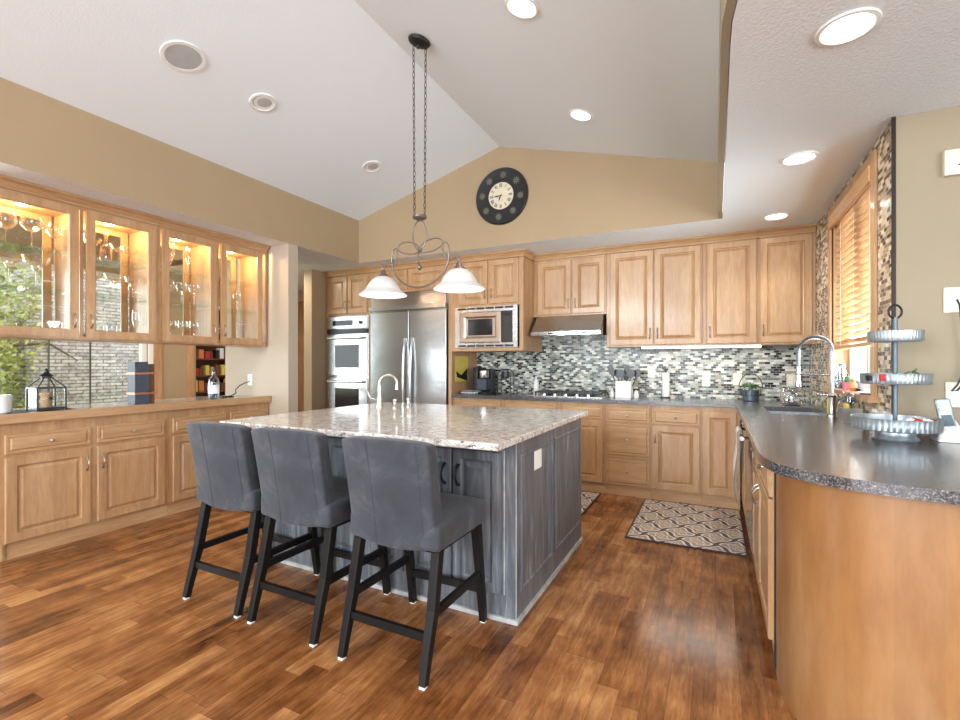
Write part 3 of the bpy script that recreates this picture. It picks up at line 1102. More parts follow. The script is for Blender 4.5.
# ------------------------------------------------ range hood
t = thing('range_hood', 'slanted stainless steel range hood over the cooktop', 'range hood', (-1.33, BW, 1.53))
vs = []
for x in (-1.735, -1.02):
    vs += [(x, BW - .02, 1.585), (x, 4.68, 1.585), (x, 4.85, 1.755), (x, BW - .02, 1.755)]
obj('hood', MB().add(vs, [(0, 1, 2, 3), (7, 6, 5, 4), (0, 4, 5, 1), (1, 5, 6, 2), (2, 6, 7, 3), (3, 7, 4, 0)]), 'steel', t)
obj('lip', B(-1.738, -1.017, 4.67, BW - .02, 1.545, 1.585), 'chrome', t, bevel=.003)
for x in (-1.55, -1.38, -1.2):
    obj('button', B(x, x + .05, 4.664, 4.671, 1.556, 1.572), 'black', t)

# ------------------------------------------------ base cabinets on the back wall
BF = 4.62
F = FB(0, BF, 0)
G_B = 'maple base cabinets along the back wall'


def base_back(x0, x1, label):
    t = thing('base_cabinet', label, 'cabinet', ((x0 + x1) / 2, BW, 0), G_B)
    obj('body', MB().box(x0, x1, BF, BW - .01, .09, .872), 'maple_upright', t)
    mb = MB().box(x0, x1, BF + .015, BW - .1, 0, .09)
    mb.box(x0, x1, BF + .002, BF + .015, .0, .055)
    obj('toe_kick', mb, 'maple_level', t)
    return t


t = base_back(-2.649, -2.03, 'base cabinet beside the refrigerator, below the coffee maker')
drawer(F, -2.62, .715, .56, .13, t)
door(F, -2.62, .10, .275, .60, t, 'r', hz='hi')
door(F, -2.335, .10, .275, .60, t, 'l', hz='hi')
t = base_back(-2.028, -1.41, 'base cabinet under the left half of the cooktop')
drawer(F, -2.0, .715, .56, .13, t)
door(F, -2.0, .10, .56, .60, t, 'r', hz='hi')
t = base_back(-1.408, -.962, 'base cabinet just left of the three-drawer cabinet')
drawer(F, -1.38, .715, .40, .13, t)
door(F, -1.38, .10, .40, .60, t, 'l', hz='hi')
t = base_back(-.960, -.540, 'base cabinet with a stack of three drawers')
drawer(F, -.948, .695, .398, .135, t)
drawer(F, -.948, .385, .398, .295, t)
drawer(F, -.948, .10, .398, .27, t)
obj('cutting_board', B(-.93, -.58, BF - .02, BF + .01, .848, .862), 'maple_level', t)
t = base_back(-.538, -.118, 'base cabinet with one drawer over one raised-panel door')
drawer(F, -.528, .695, .40, .14, t)
door(F, -.528, .10, .40, .585, t, 'l', hz='hi')
t = base_back(-.116, .185, 'narrow full-height door base cabinet in the inner corner')
door(F, -.106, .10, .265, .735, t, None)

# ------------------------------------------------ right run (faces -x)
RF = .212


def base_right(y0, y1, label):
    t = thing('base_cabinet', label, 'cabinet', (RX - .05, (y0 + y1) / 2, 0), 'maple base cabinets under the sink counter')
    obj('body', B(RF, RX - .03, y0, y1, .09, .872), 'maple_upright', t)
    obj('toe_kick', MB().box(RF + .012, RX - .08, y0, y1, 0, .09), 'maple_level', t)
    return t


F = FR(0, RF, 0)
t = thing('base_cabinet', 'sink base cabinet between the corner and the dishwasher', 'cabinet', (RX - .05, 4.25, 0), 'maple base cabinets under the sink counter')
obj('body', MB().box(RF, RF + .02, 3.88, 4.618, .09, .872).box(RF, RX - .03, 3.88, 3.90, .09, .872).box(RF, RX - .03, 3.9, 4.618, .09, .11), 'maple_upright', t)
obj('toe_kick', B(RF + .012, RX - .08, 3.88, 4.6, 0, .088), 'maple_level', t)
drawer(F, 3.90, .695, .33, .14, t)
drawer(F, 4.25, .695, .33, .14, t)
door(F, 3.90, .10, .33, .585, t, 'r', hz='hi')
door(F, 4.25, .10, .33, .585, t, 'l', hz='hi')

t = thing('dishwasher', 'stainless steel dishwasher under the sink counter', 'dishwasher', (RX - .1, 3.55, 0))
obj('body', B(RF + .005, RX - .06, 3.255, 3.875, .10, .868), 'black', t)
obj('dishwasher_door', B(RF - .02, RF + .004, 3.26, 3.87, .11, .866), 'steel_plain', t, bevel=.004)
obj('kick_plate', B(RF, RF + .02, 3.26, 3.87, 0, .098), 'black', t)
mb = MB().tube([(.142, 3.32, .79), (.142, 3.84, .79)], .014, 12).tube([(.142, 3.35, .79), (.195, 3.35, .79)], .010, 8).tube([(.142, 3.81, .79), (.195, 3.81, .79)], .010, 8)
obj('handle', mb, 'chrome', t, smooth=True)
# towel hung over the bar: two folds


def towel(name, label, y0, y1, zb, mat, zb2):
    mb = MB()
    vs, fs = [], []
    cols = 9
    path = [(-.017, None)]
    zs = [zb + (.79 - zb) * i / 8 for i in range(9)]
    prof = [(.142 - .024 - .010 * math.sin(i * .7), z) for i, z in enumerate(zs)] + [(.130, .808), (.142, .813), (.154, .808)] + [(.160, z) for z in reversed([zb2 + (.79 - zb2) * i / 6 for i in range(7)])]
    for j in range(cols):
        f = j / (cols - 1)
        y = y0 + (y1 - y0) * f
        for k, (x, z) in enumerate(prof):
            dx = .005 * math.sin(f * 9 + 1) * (1 if k < 9 else 0) * (1 - min(1, k / 9))
            sag = .012 * math.sin(f * 5) if k == 0 else 0
            vs.append((x + dx, y, z + sag))
    m = len(prof)
    for j in range(cols - 1):
        for k in range(m - 1):
            fs.append((j * m + k, j * m + k + 1, (j + 1) * m + k + 1, (j + 1) * m + k))
    mb.add(vs, fs)
    o = obj(name, mb, mat, smooth=True, origin=(.142, (y0 + y1) / 2, .8))
    s_ = o.modifiers.new('t', 'SOLIDIFY')
    s_.thickness = .004
    tag(o, label, 'towel')
    return o


towel('dish_towel', 'white dish towel folded over the dishwasher handle', 3.60, 3.80, .44, 'cloth_white', .60)
towel('dish_towel', 'beige-grey dish towel hanging nearer the camera on the handle', 3.39, 3.57, .36, 'cloth_grey', .55)

t = base_right(2.295, 3.25, 'base cabinet with drawers nearest the curved peninsula end')
drawer(F, 2.82, .695, .41, .155, t)
drawer(F, 2.305, .695, .495, .155, t)
door(F, 2.82, .10, .41, .585, t, 'l', hz='hi')
door(F, 2.305, .10, .495, .585, t, 'r', hz='hi')
# curved end panel
rim = [(.150, 4.5), (.150, 3.0), (.149, 2.55), (.147, 2.22), (.151, 2.07), (.163, 1.97), (.192, 1.885), (.243, 1.825), (.333, 1.756), (.44, 1.715), (.60, 1.685), (.85, 1.665), (1.3, 1.655), (2.2, 1.655)]
pan = [(.220, 2.27), (.217, 2.20), (.222, 2.12), (.240, 2.02), (.272, 1.94), (.325, 1.875), (.40, 1.82), (.50, 1.785), (.64, 1.755), (.87, 1.735), (1.3, 1.725), (2.2, 1.725)]


def smooth_poly(p, k=4):
    out = []
    for i in range(len(p) - 1):
        p0 = Vector(p[max(i - 1, 0)])
        p1, p2 = Vector(p[i]), Vector(p[i + 1])
        p3 = Vector(p[min(i + 2, len(p) - 1)])
        for j in range(k):
            t_ = j / k
            q = .5 * ((2 * p1) + (p2 - p0) * t_ + (2 * p0 - 5 * p1 + 4 * p2 - p3) * t_ ** 2 + (-p0 + 3 * p1 - 3 * p2 + p3) * t_ ** 3)
            out.append(tuple(q))
    out.append(tuple(p[-1]))
    return out


ps = smooth_poly(pan)
inner = [(x + .03, y + .03) for x, y in ps]
t = thing('peninsula_base', 'curved maple end panel of the peninsula at the right', 'cabinet', (1.0, 2.2, 0))
obj('curved_panel', MB().prism(ps + inner[::-1], 0.0, .872), 'maple_panel', t, smooth=True)
obj('gap_shade_strip', MB().box(.215, .24, 2.272, 2.293, .0, .872), 'painted_gap_shade', t)  # dark strip standing in for the shade in the gap beside the panel
obj('back_panel', B(.80, 2.2, 2.28, 2.31, 0, .87), 'maple_panel', t)

# ------------------------------------------------ counters
rs = smooth_poly(rim)
ctop = rs + [(2.2, TY - .002), (RX - .012, TY - .01), (RX - .012, BW - .01)]
# sink hole: build the counter as strips round a rectangular cut-out
SX0, SX1, SY0, SY1 = .335, .68, 3.80, 4.42
mb = MB()
near = [p for p in rs if p[1] <= SY0]
mb.prism([(.150, SY0)] + near + [(2.2, TY - .002), (RX - .012, TY - .01), (RX - .012, SY0)], .875, .91)
mb.box(.150, SX0, SY0, SY1, .875, .91).box(SX1, RX - .012, SY0, SY1, .875, .91).box(.150, RX - .012, SY1, 4.58, .875, .91)
mb.box(-2.648, RX - .012, 4.58, BW - .01, .875, .91)
o = obj('countertop', mb, 'granite_dark', origin=(.4, 3.0, .875))
tag(o, 'dark speckled granite countertop running along the back wall and round the sink', 'countertop')
t = thing('kitchen_sink', 'undermount stainless sink basin in the dark granite', 'sink', (.505, 4.11, .69))
mb = MB().box(SX0, SX1, SY0, SY1, .69, .70).box(SX0 - .01, SX0, SY0, SY1, .69, .876).box(SX1, SX1 + .01, SY0, SY1, .69, .876)
mb.box(SX0 - .01, SX1 + .01, SY0 - .01, SY0, .69, .876).box(SX0 - .01, SX1 + .01, SY1, SY1 + .01, .69, .876)
obj('basin', mb, 'galvanized', t)
obj('drain', MB().lathe([(.04, 0), (.04, .004), (.02, .004)], (.5, 4.1, .70), 20), 'steel_plain', t)

# ------------------------------------------------ left run: pass-through base, uppers
t = None
F = FL(0, -4.045, 0)
G_L = 'maple base cabinets under the pass-through counter'


def base_left(y0, y1, label, ds, end=False):
    t = thing('base_cabinet', label, 'cabinet', (-4.35, (y0 + y1) / 2, 0), G_L)
    obj('body', B(-4.62, -4.045, y0, y1, .10, .868), 'maple_upright', t)
    mb = MB().box(-4.55, -4.06, y0 + (.04 if end else 0), y1, 0, .10)
    mb.box(-4.06, -4.045, y0 + (.03 if end else 0), y1, 0, .028)
    obj('toe_kick', mb, 'maple_level', t)
    for a, b, hand in ds:
        drawer(F, a, .672, b - a, .126, t)
        door(F, a, .105, b - a, .545, t, hand, hz='hi')
    if end:
        obj('foot', MB().lathe([(.03, 0), (.035, .02), (.022, .05), (.03, .10)], (-4.07, y0 + .03, 0), 16), 'maple_upright', t, smooth=True)
    return t


base_left(1.29, 2.335, 'wide base cabinet at the left edge with two drawers over two doors', [(1.33, 1.79, 'r'), (1.83, 2.30, 'l')], True)
base_left(2.337, 3.312, 'wide base cabinet under the pass-through, behind the left bar stool', [(2.365, 2.84, 'r'), (2.885, 3.29, 'l')])
o = obj('pass_through_counter', MB().box(-4.64, -4.03, 1.27, 3.313, .87, .922), 'granite_light', origin=(-4.3, 2.3, .87))
tag(o, 'polished stone ledge on the pass-through base cabinets', 'countertop')
o = obj('counter_edging', MB().box(-4.03, -4.0, 1.25, 3.313, .868, .932), 'maple_level', bevel=.006, origin=(-4.01, 2.3, .87))
tag(o, 'maple nosing along the front of the pass-through ledge', 'molding')

# uppers with glass on both faces
UX, UXB = -4.06, -4.44
ZB, ZT = 1.425, 2.36


def glass_cab(ys, label):
    y0, y1 = ys[0][0], ys[-1][1]
    t = thing('glass_cabinet', label, 'cabinet', (-4.25, (y0 + y1) / 2, ZB), 'glass-front wall cabinets over the pass-through')
    mb = MB().box(UXB, UX, y0, y1, ZB, ZB + .02).box(UXB, UX, y0, y1, ZT - .01, ZT + .0).box(UXB, UX - .002, y0, y1, ZT + .001, CZ - .004)
    mb.box(UXB, UX, y0, y0 + .018, ZB + .02, ZT - .01).box(UXB, UX, y1 - .018, y1, ZB + .02, ZT - .01)
    for i in range(len(ys) - 1):
        ym = (ys[i][1] + ys[i + 1][0]) / 2
        mb.box(UXB, UX, ym - .01, ym + .01, ZB + .02, ZT - .01)
    obj('body', mb, 'maple_upright', t)
    for i, (a, b, hand, da, db) in enumerate(ys):
        FF = lambda u, v, q, da=da: (UX + q, da + u, ZB + .012 + v)
        d = obj('door', MB().hollow(FF, db - da, ZT - ZB - .015, .052, 0, .02), 'maple_upright', t)
        obj('door_glass', B(UX + .006, UX + .010, da + .05, db - .05, ZB + .06, ZT - .05), 'pane', d)
        pull(FF, .026 if hand == 'l' else db - da - .026, .12, d)
        FF = lambda u, v, q, da=da: (UXB - q, da + u, ZB + .012 + v)
        d = obj('rear_door', MB().hollow(FF, db - da, ZT - ZB - .015, .045, 0, .02), 'maple_upright', t)
        obj('door_glass', B(UXB - .010, UXB - .006, da + .04, db - .04, ZB + .05, ZT - .05), 'pane', d)
        ya = a + .018 if i == 0 else a + .012
        yb = b - .018
        for z in (1.765, 2.04):
            obj('shelf', B(UXB + .01, UX - .01, ya, yb, z - .004, z + .004), 'shelf_glass', t)
        lf = obj('puck_light', MB().lathe([(.03, 0), (.03, -.012), (.001, -.012)], (-4.25, (a + b) / 2, ZT - .011), 16), 'strip_on', t)
    crown([(UX, y0, 1, 0), (UX, y1, 1, 0)], t, 2.372)
    obj('frieze', B(UX - .001, UX + .004, y0, y1, ZT, 2.3715), 'maple_level', t)
    return t


glass_cab([(1.22, 1.745, 'r', 1.245, 1.722), (1.745, 2.262, 'l', 1.768, 2.235)], 'glass-door cabinet pair at the left edge over the lantern')
glass_cab([(2.264, 2.776, 'r', 2.288, 2.752), (2.776, 3.300, 'l', 2.800, 3.236)], 'glass-door cabinet pair nearest the pale pier wall')
for y in (1.48, 2.0, 2.52, 3.03):
    l = bpy.data.lights.new('cabinet_puck', 'POINT')
    l.energy = 13.0
    l.color = (1.0, .70, .36)
    l.shadow_soft_size = .03
    o = bpy.data.objects.new('cabinet_puck', l)
    o.location = (-4.22, y, 2.31)
    COL.objects.link(o)

# glassware ----------------------------------------------------------


def stem(bowl, h_stem, r_foot):
    """profile of a stemmed glass; bowl = list of (r, h above stem)"""
    outer = [(r_foot, 0), (r_foot, .003), (.006, .008), (.0035, .02), (.0035, h_stem)]
    outer += [(r, h_stem + h) for r, h in bowl]
    return outer


GL = {}
GL['wine_glass'] = stem([(.018, .008), (.034, .03), (.039, .055), (.034, .095)], .085, .034)
GL['balloon_glass'] = stem([(.03, .01), (.055, .04), (.058, .065), (.046, .105)], .10, .04)
GL['champagne_flute'] = stem([(.012, .015), (.023, .06), (.024, .10), (.020, .14)], .08, .03)
GL['coupe_glass'] = stem([(.02, .005), (.045, .022), (.060, .05), (.062, .06)], .09, .036)
GL['margarita_glass'] = stem([(.014, .005), (.022, .03), (.05, .045), (.062, .085)], .10, .038)
GL['tumbler'] = [(.028, 0), (.030, .004), (.036, .10)]
GL['decanter'] = [(.036, 0), (.04, .01), (.04, .09), (.034, .11), (.013, .13), (.012, .165), (.017, .168)]
protos = {}
KN = {'wine_glass': 'clear stemmed wine glass', 'balloon_glass': 'large clear balloon goblet', 'champagne_flute': 'slim clear champagne flute',
      'coupe_glass': 'wide clear coupe glass', 'margarita_glass': 'clear margarita glass with stepped bowl', 'tumbler': 'clear straight tumbler'}
SH = {2.044: 'top', 1.769: 'middle', 1.445: 'bottom'}
CABN = ['leftmost glass cabinet', 'second glass cabinet', 'third glass cabinet', 'rightmost glass cabinet']


def glass(kind, y, z, ci, extra, x=-4.24, s=1.0):
    if kind not in protos:
        mb = MB().lathe(GL[kind], (0, 0, 0), 20)
        # drop the top cap so that the bowl is open
        if len(mb.f[-1]) > 4:
            mb.f.pop(); mb.mi.pop()
        o = obj(kind, mb, 'crystal', smooth=True)
        protos[kind] = o
    else:
        o = protos[kind].copy()
        COL.objects.link(o)
    o.location = (x, y, z)
    o.scale = (s, s, s)
    tag(o, '%s, %s shelf of %s%s' % (KN[kind], SH[z], CABN[ci], ', ' + extra if extra else ''), 'glass', 'glassware in the glass cabinets')


T, MI, BO = 2.044, 1.769, 1.445
glass('balloon_glass', 1.40, T, 0, 'left one', s=1.05)
glass('balloon_glass', 1.52, T, 0, 'centre one', x=-4.20, s=1.1)
glass('balloon_glass', 1.66, T, 0, 'right one', x=-4.22)
glass('margarita_glass', 1.42, MI, 0, 'left one', s=1.25)
glass('margarita_glass', 1.56, MI, 0, 'right one', s=1.25)
glass('tumbler', 1.64, BO, 0, 'front one', x=-4.16)
glass('coupe_glass', 1.87, T, 1, 'leftmost', x=-4.2)
glass('coupe_glass', 2.07, T, 1, 'beside the decanter')
glass('coupe_glass', 2.18, T, 1, 'at the right end', x=-4.3)
glass('margarita_glass', 1.90, MI, 1, 'left one')
glass('margarita_glass', 2.03, MI, 1, 'centre one')
glass('margarita_glass', 2.17, MI, 1, 'right one')
for i, y in enumerate((1.84, 1.93, 2.02)):
    glass('tumbler', y, BO, 1, ('left one', 'centre one', 'right one')[i])
glass('champagne_flute', 2.19, BO, 1, 'at the right end', s=1.1)
glass('champagne_flute', 2.47, T, 2, 'left one', s=1.15)
glass('champagne_flute', 2.62, T, 2, 'right one', s=1.15)
for i, y in enumerate((2.36, 2.45, 2.56, 2.67)):
    glass('wine_glass', y, MI, 2, ('leftmost', 'second from left', 'second from right', 'rightmost')[i], s=1.15)
for i, y in enumerate((2.38, 2.47, 2.57, 2.67)):
    glass('wine_glass', y, BO, 2, ('leftmost', 'second from left', 'second from right', 'rightmost')[i], s=1.05)
glass('wine_glass', 2.92, MI, 3, 'left one', s=1.05)
glass('wine_glass', 3.10, MI, 3, 'right one', s=1.05)
glass('wine_glass', 2.90, BO, 3, '')
t = thing('decanter', 'pinkish cut glass decanter with gold stopper in the second cabinet', 'decanter', (-4.22, 1.97, T))
obj('bottle', MB().lathe(GL['decanter'], (-4.22, 1.97, T), 18), 'pink_glass', t, smooth=True)
obj('stopper', MB().lathe([(.01, 0), (.011, .02), (.016, .04), (.002, .06)], (-4.22, 1.97, T + .166), 12), 'yellow', t, smooth=True)
t = thing('corkscrew_set', 'small black bar tool box on the bottom of the rightmost glass cabinet', 'bar tool', (-4.2, 3.1, BO))
obj('case', B(-4.24, -4.16, 3.02, 3.12, BO, BO + .04), 'black', t, bevel=.006)
obj('tongs', MB().tube([(-4.2, 3.13, BO + .006), (-4.19, 3.17, BO + .03), (-4.2, 3.24, BO + .006)], .005, 8), 'black', t, smooth=True)

# lantern -------------------------------------------------------------
LXc, LY, LZ = -4.20, 1.60, .922
t = thing('candle_lantern', 'black metal candle lantern with glass sides on the pass-through ledge', 'lantern', (LXc, LY, LZ))
hw, hh = .078, .165
mb = MB().box(LXc - hw, LXc + hw, LY - hw, LY + hw, LZ + .012, LZ + .027)
for sx in (-1, 1):
    for sy in (-1, 1):
        mb.box(LXc + sx * hw - .005, LXc + sx * hw + .005, LY + sy * hw - .005, LY + sy * hw + .005, LZ, LZ + hh)
for sx in (-1, 1):
    mb.box(LXc - hw, LXc + hw, LY + sx * hw - .005, LY + sx * hw + .005, LZ + hh - .008, LZ + hh + .002)
    mb.box(LXc + sx * hw - .005, LXc + sx * hw + .005, LY - hw, LY + hw, LZ + hh - .008, LZ + hh + .002)
    for sy in (-1, 1):
        mb.bar((LXc + sx * hw, LY + sy * hw, LZ + hh), (LXc + sx * .02, LY + sy * .02, LZ + hh + .07), .007, .007)
obj('frame', mb, 'black', t)
obj('chimney_cap', MB().lathe([(.03, 0), (.03, .014), (.045, .016), (.02, .035), (.012, .05), (.014, .058), (.004, .07)], (LXc, LY, LZ + hh + .062), 16), 'black', t, smooth=True)
mb = MB()
for sy in (-1, 1):
    a, b = (LXc + hw, LY), (LXc, LY + sy * hw)
    for k in range(8):
        an = k * PI / 4
        mb.tube([(LXc + hw, LY, LZ + .09), (LXc + hw, LY + .018 * math.cos(an), LZ + .09 + .018 * math.sin(an))], .003, 6)
mb.tube([(LXc + hw, LY, LZ + .02), (LXc + hw, LY, LZ + hh)], .0025, 6)
obj('rosette', mb, 'black', t)
c = obj('glass_panel', MB().box(LXc - hw + .006, LXc + hw - .006, LY - hw + .001, LY - hw + .003, LZ + .03, LZ + hh - .01).box(LXc + hw - .003, LXc + hw - .001, LY - hw + .006, LY + hw - .006, LZ + .03, LZ + hh - .01), 'pane', t)
o = obj('pillar_candle', MB().lathe([(.03, 0), (.03, .10), (.024, .103), (.002, .098)], (0, 0, 0), 20), 'candle', smooth=True, origin=None)
o.location = (LXc, LY, LZ + .028)
tag(o, 'tan pillar candle inside the black lantern', 'candle')
# folded blue-grey cloth under the lantern
mb = MB()
vs, fs = [], []
for i in range(15):
    for j in range(7):
        x = -4.33 + .30 * j / 6
        y = 1.38 + .36 * i / 14
        vs.append((x, y, .9235 + (.006 * (1 + math.sin(i * 1.9 + j * .8)) if abs(y - 1.60) > .09 else 0)))
for i in range(14):
    for j in range(6):
        fs.append((i * 7 + j, i * 7 + j + 1, (i + 1) * 7 + j + 1, (i + 1) * 7 + j))
o = obj('table_runner', MB().add(vs, fs), M['grey_blue'], smooth=True, origin=(-4.2, 1.5, .923))
s_ = o.modifiers.new('t', 'SOLIDIFY'); s_.thickness = .0012; s_.offset = -1
tag(o, 'crumpled blue-grey cloth runner under the lantern', 'cloth')
o = obj('stone_planter', MB().lathe([(.05, 0), (.062, .01), (.066, .12), (.06, .124), (.055, .10)], (0, 0, 0), 20), 'white_ceramic', smooth=True)
o.location = (-4.22, 1.36, .922)
tag(o, 'small pale stone pot cut off at the left edge', 'pot')
# wine crate
t = thing('wine_crate', 'upright slate-blue wooden wine holder with copper bands on the ledge', 'wine holder', (-4.28, 2.27, .922))
obj('board', B(-4.33, -4.22, 2.175, 2.275, .922, 1.268), 'grey_blue', t, bevel=.003)
obj('side_board', MB().prism([(-4.32, 2.305), (-4.24, 2.305), (-4.24, 2.335), (-4.32, 2.335)], .922, 1.25), 'brown', t)
for z in (1.0, 1.165):
    obj('band', B(-4.335, -4.215, 2.17, 2.338, z, z + .016), 'copper', t)
# bottle
t = thing('liquor_bottle', 'blue-grey glass liquor bottle with black cap on the ledge', 'bottle', (-4.24, 2.86, .922))
obj('bottle', MB().lathe([(.045, 0), (.048, .01), (.048, .16), (.040, .19), (.016, .215), (.014, .26), (.016, .265)], (-4.24, 2.86, .922), 24), 'blue_glass', t, smooth=True)
obj('label_band', MB().lathe([(.0485, .05), (.0485, .13)], (-4.24, 2.86, .922), 24), 'white_ceramic', t, smooth=True)
obj('cap', MB().lathe([(.017, 0), (.017, .035), (.014, .037)], (-4.24, 2.86, 1.187), 16), 'black', t, smooth=True)
# outlet on pier and cord
t = thing('wall_outlet', 'white outlet on the pale pier wall with a black cord plugged in', 'outlet', (-4.32, 3.33, 1.085))
obj('plate', B(-4.355, -4.285, 3.308, 3.314, 1.028, 1.143), 'white_plastic', t, bevel=.002)
obj('socket', B(-4.335, -4.305, 3.305, 3.309, 1.05, 1.12), 'white_ceramic', t)
o = obj('power_cord', MB().tube([(-4.32, 3.31, 1.07), (-4.33, 3.27, 1.06), (-4.36, 3.22, 1.03), (-4.38, 3.19, .99), (-4.35, 3.17, .955), (-4.36, 3.12, .93), (-4.34, 3.0, .928), (-4.30, 2.98, .928), (-4.32, 3.06, .928), (-4.28, 3.1, .928)], .005, 8), 'black', smooth=True, origin=(-4.34, 3.2, .93))
tag(o, 'black power cord coiled on the ledge end below the outlet', 'cord')

# bookcase in the room beyond ----------------------------------------
t = thing('bookcase', 'brown shelf unit full of jars and books seen through the pass-through', 'bookcase', (-6.6, 4.4, 0))
mb = MB().box(-6.85, -6.82, 4.06, 4.80, 0, 2.1).box(-6.82, -6.52, 4.06, 4.08, 0, 2.1).box(-6.82, -6.52, 4.78, 4.80, 0, 2.1)
SZ = (.62, .86, 1.09, 1.33, 1.62)
for z in SZ:
    mb.box(-6.82, -6.46, 4.08, 4.78, z - .02, z)
obj('shelves', mb, 'brown', t)
rnd = random.Random(5)
cols = [('red', 'red'), ('brown', 'brown'), ('cream', 'cream_plastic'), ('yellow', 'yellow'), ('black', 'black'), ('orange', 'orange'), ('white', 'white_ceramic')]
for zi, z in enumerate(SZ[:4]):
    y = 4.10
    k = 0
    while y < 4.62:
        wd = rnd.uniform(.045, .09)
        cn, cm = cols[(zi * 3 + k * 2 + rnd.randint(0, 1)) % 7]
        h = rnd.uniform(.10, .17)
        nm = ('storage_jar', 'book', 'box')[(k + zi) % 3]
        if nm == 'storage_jar':
            r = wd * .46
            o = obj(nm, MB().lathe([(r, 0), (r, h * .75), (r * .7, h * .8), (r * .7, h)], (0, 0, 0), 14), cm, smooth=True)
            o.location = (-6.56, y + wd / 2, z)
        else:
            o = obj(nm, B(-.05, .05, 0, wd * .9, 0, h), cm, bevel=.003)
            o.location = (-6.56, y, z)
        ordn = ['first', 'second', 'third', 'fourth', 'fifth', 'sixth', 'seventh', 'eighth', 'ninth', 'tenth', 'eleventh', 'twelfth'][k]
        tag(o, '%s %s, %s from the left on the %s shelf of the bookcase' % (cn, nm.replace('_', ' '), ordn, ('lowest visible', 'lower middle', 'upper middle', 'top')[zi]), nm.split('_')[-1], 'items on the bookcase shelves')
        y += wd + .012
        k += 1

# ------------------------------------------------ items on back counter
CT = .91
# taped picture on the fridge panel
t = obj('wall_picture', B(-2.648, -2.645, 4.66, 4.98, 1.05, 1.34), 'yellow', origin=(-2.647, 4.8, 1.2))
t2 = obj('dark_shape', MB().prism([(4.70, 0), (4.93, 0), (4.93, .0), (4.70, 0)], 0, 0) if False else MB().add(
    [(-2.644, 4.68, 1.17), (-2.644, 4.80, 1.12), (-2.644, 4.95, 1.20), (-2.644, 4.95, 1.05), (-2.644, 4.85, 1.07), (-2.644, 4.70, 1.10),
     (-2.6435, 4.68, 1.17), (-2.6435, 4.80, 1.12), (-2.6435, 4.95, 1.20), (-2.6435, 4.95, 1.05), (-2.6435, 4.85, 1.07), (-2.6435, 4.70, 1.10)],
    [(0, 1, 2, 3, 4, 5), (6, 7, 8, 9, 10, 11)]), 'black', t)
tag(t, 'yellow and black picture on the wood panel beside the refrigerator', 'picture')
# white wire tray
t = thing('pod_tray', 'low wire tray with white coffee pods beside the refrigerator', 'tray', (-2.52, 4.78, CT))
mb = MB().tube([(-2.60, 4.70, CT + .03), (-2.42, 4.70, CT + .03), (-2.42, 4.88, CT + .03), (-2.60, 4.88, CT + .03)], .004, 6, True)
mb.tube([(-2.60, 4.70, CT + .004), (-2.42, 4.70, CT + .004), (-2.42, 4.88, CT + .004), (-2.60, 4.88, CT + .004)], .004, 6, True)
obj('wire_frame', mb, 'black', t)
for i in range(5):
    for j in range(3):
        obj('pod', MB().lathe([(.014, .002), (.02, .032), (.022, .034), (.001, .036)], (-2.585 + i * .037, 4.73 + j * .06, CT), 12), 'white_ceramic', t, smooth=True)
# coffee maker
t = thing('coffee_maker', 'dark single-serve coffee maker on the back counter', 'coffee maker', (-2.40, 4.95, CT))
obj('body', MB().box(-2.52, -2.46, 4.85, 5.10, CT, CT + .30).box(-2.46, -2.34, 4.98, 5.10, CT, CT + .28), 'black', t, bevel=.01)
obj('water_tank', B(-2.46, -2.345, 4.84, 4.975, CT + .04, CT + .17), 'grey_blue', t, bevel=.01)
obj('brew_head', MB().lathe([(.055, 0), (.06, .03), (.06, .08), (.04, .095)], (-2.40, 4.90, CT + .18), 20), 'steel_plain', t, smooth=True)
obj('drip_tray', B(-2.455, -2.345, 4.83, 4.975, CT, CT + .02), 'black', t)
# mug rack/black wire stand
t = thing('wire_stand', 'black wire arch stand with a hanging mug beside the coffee maker', 'stand', (-2.16, 4.98, CT))
mb = MB()
for dy in (-.05, .05):
    mb.tube([(-2.24, 4.98 + dy, CT)] + [(x, 4.98 + dy, z) for x, z in arc(-2.16, CT + .20, .08, 180, 0, 10)] + [(-2.08, 4.98 + dy, CT)], .006, 8)
mb.tube([(-2.16, 4.93, CT + .28), (-2.16, 5.03, CT + .28)], .005, 8).tube([(-2.24, 4.93, CT + .005), (-2.24, 5.03, CT + .005)], .006, 8).tube([(-2.08, 4.93, CT + .005), (-2.08, 5.03, CT + .005)], .006, 8)
obj('arch_frame', mb, 'black', t, smooth=True)
o = obj('mug', MB().lathe([(.03, 0), (.04, .01), (.042, .08), (.038, .08), (.036, .02), (.001, .015)], (-2.16, 4.98, CT + .175), 18), 'black', t, smooth=True)
# cooktop
t = thing('gas_cooktop', 'black gas cooktop with steel trim set in the back counter', 'cooktop', (-1.35, 4.88, CT))
obj('tray', B(-1.76, -.99, 4.66, 5.08, CT, CT + .012), 'steel_plain', t, bevel=.004)
for i, x in enumerate((-1.72, -1.47, -1.25)):
    mb = MB()
    w_ = .22
    for y in (4.74, 4.88, 5.03):
        mb.bar((x, y, CT + .045), (x + w_, y, CT + .045), .014, .014, side=(0, 1, 0))
    for xx in (x + .01, x + w_ / 2, x + w_ - .01):
        mb.bar((xx, 4.73, CT + .045), (xx, 5.04, CT + .045), .014, .014)
    for xx in (x + .01, x + w_ - .01):
        for y in (4.74, 5.03):
            mb.box(xx - .007, xx + .007, y - .007, y + .007, CT + .012, CT + .045)
    obj('grate', mb, 'black', t)
    for y in (4.80, 4.96):
        obj('burner', MB().lathe([(.05, 0), (.05, .012), (.035, .014), (.035, .022), (.001, .024)], (x + .11, y, CT + .012), 18), 'black', t, smooth=True)
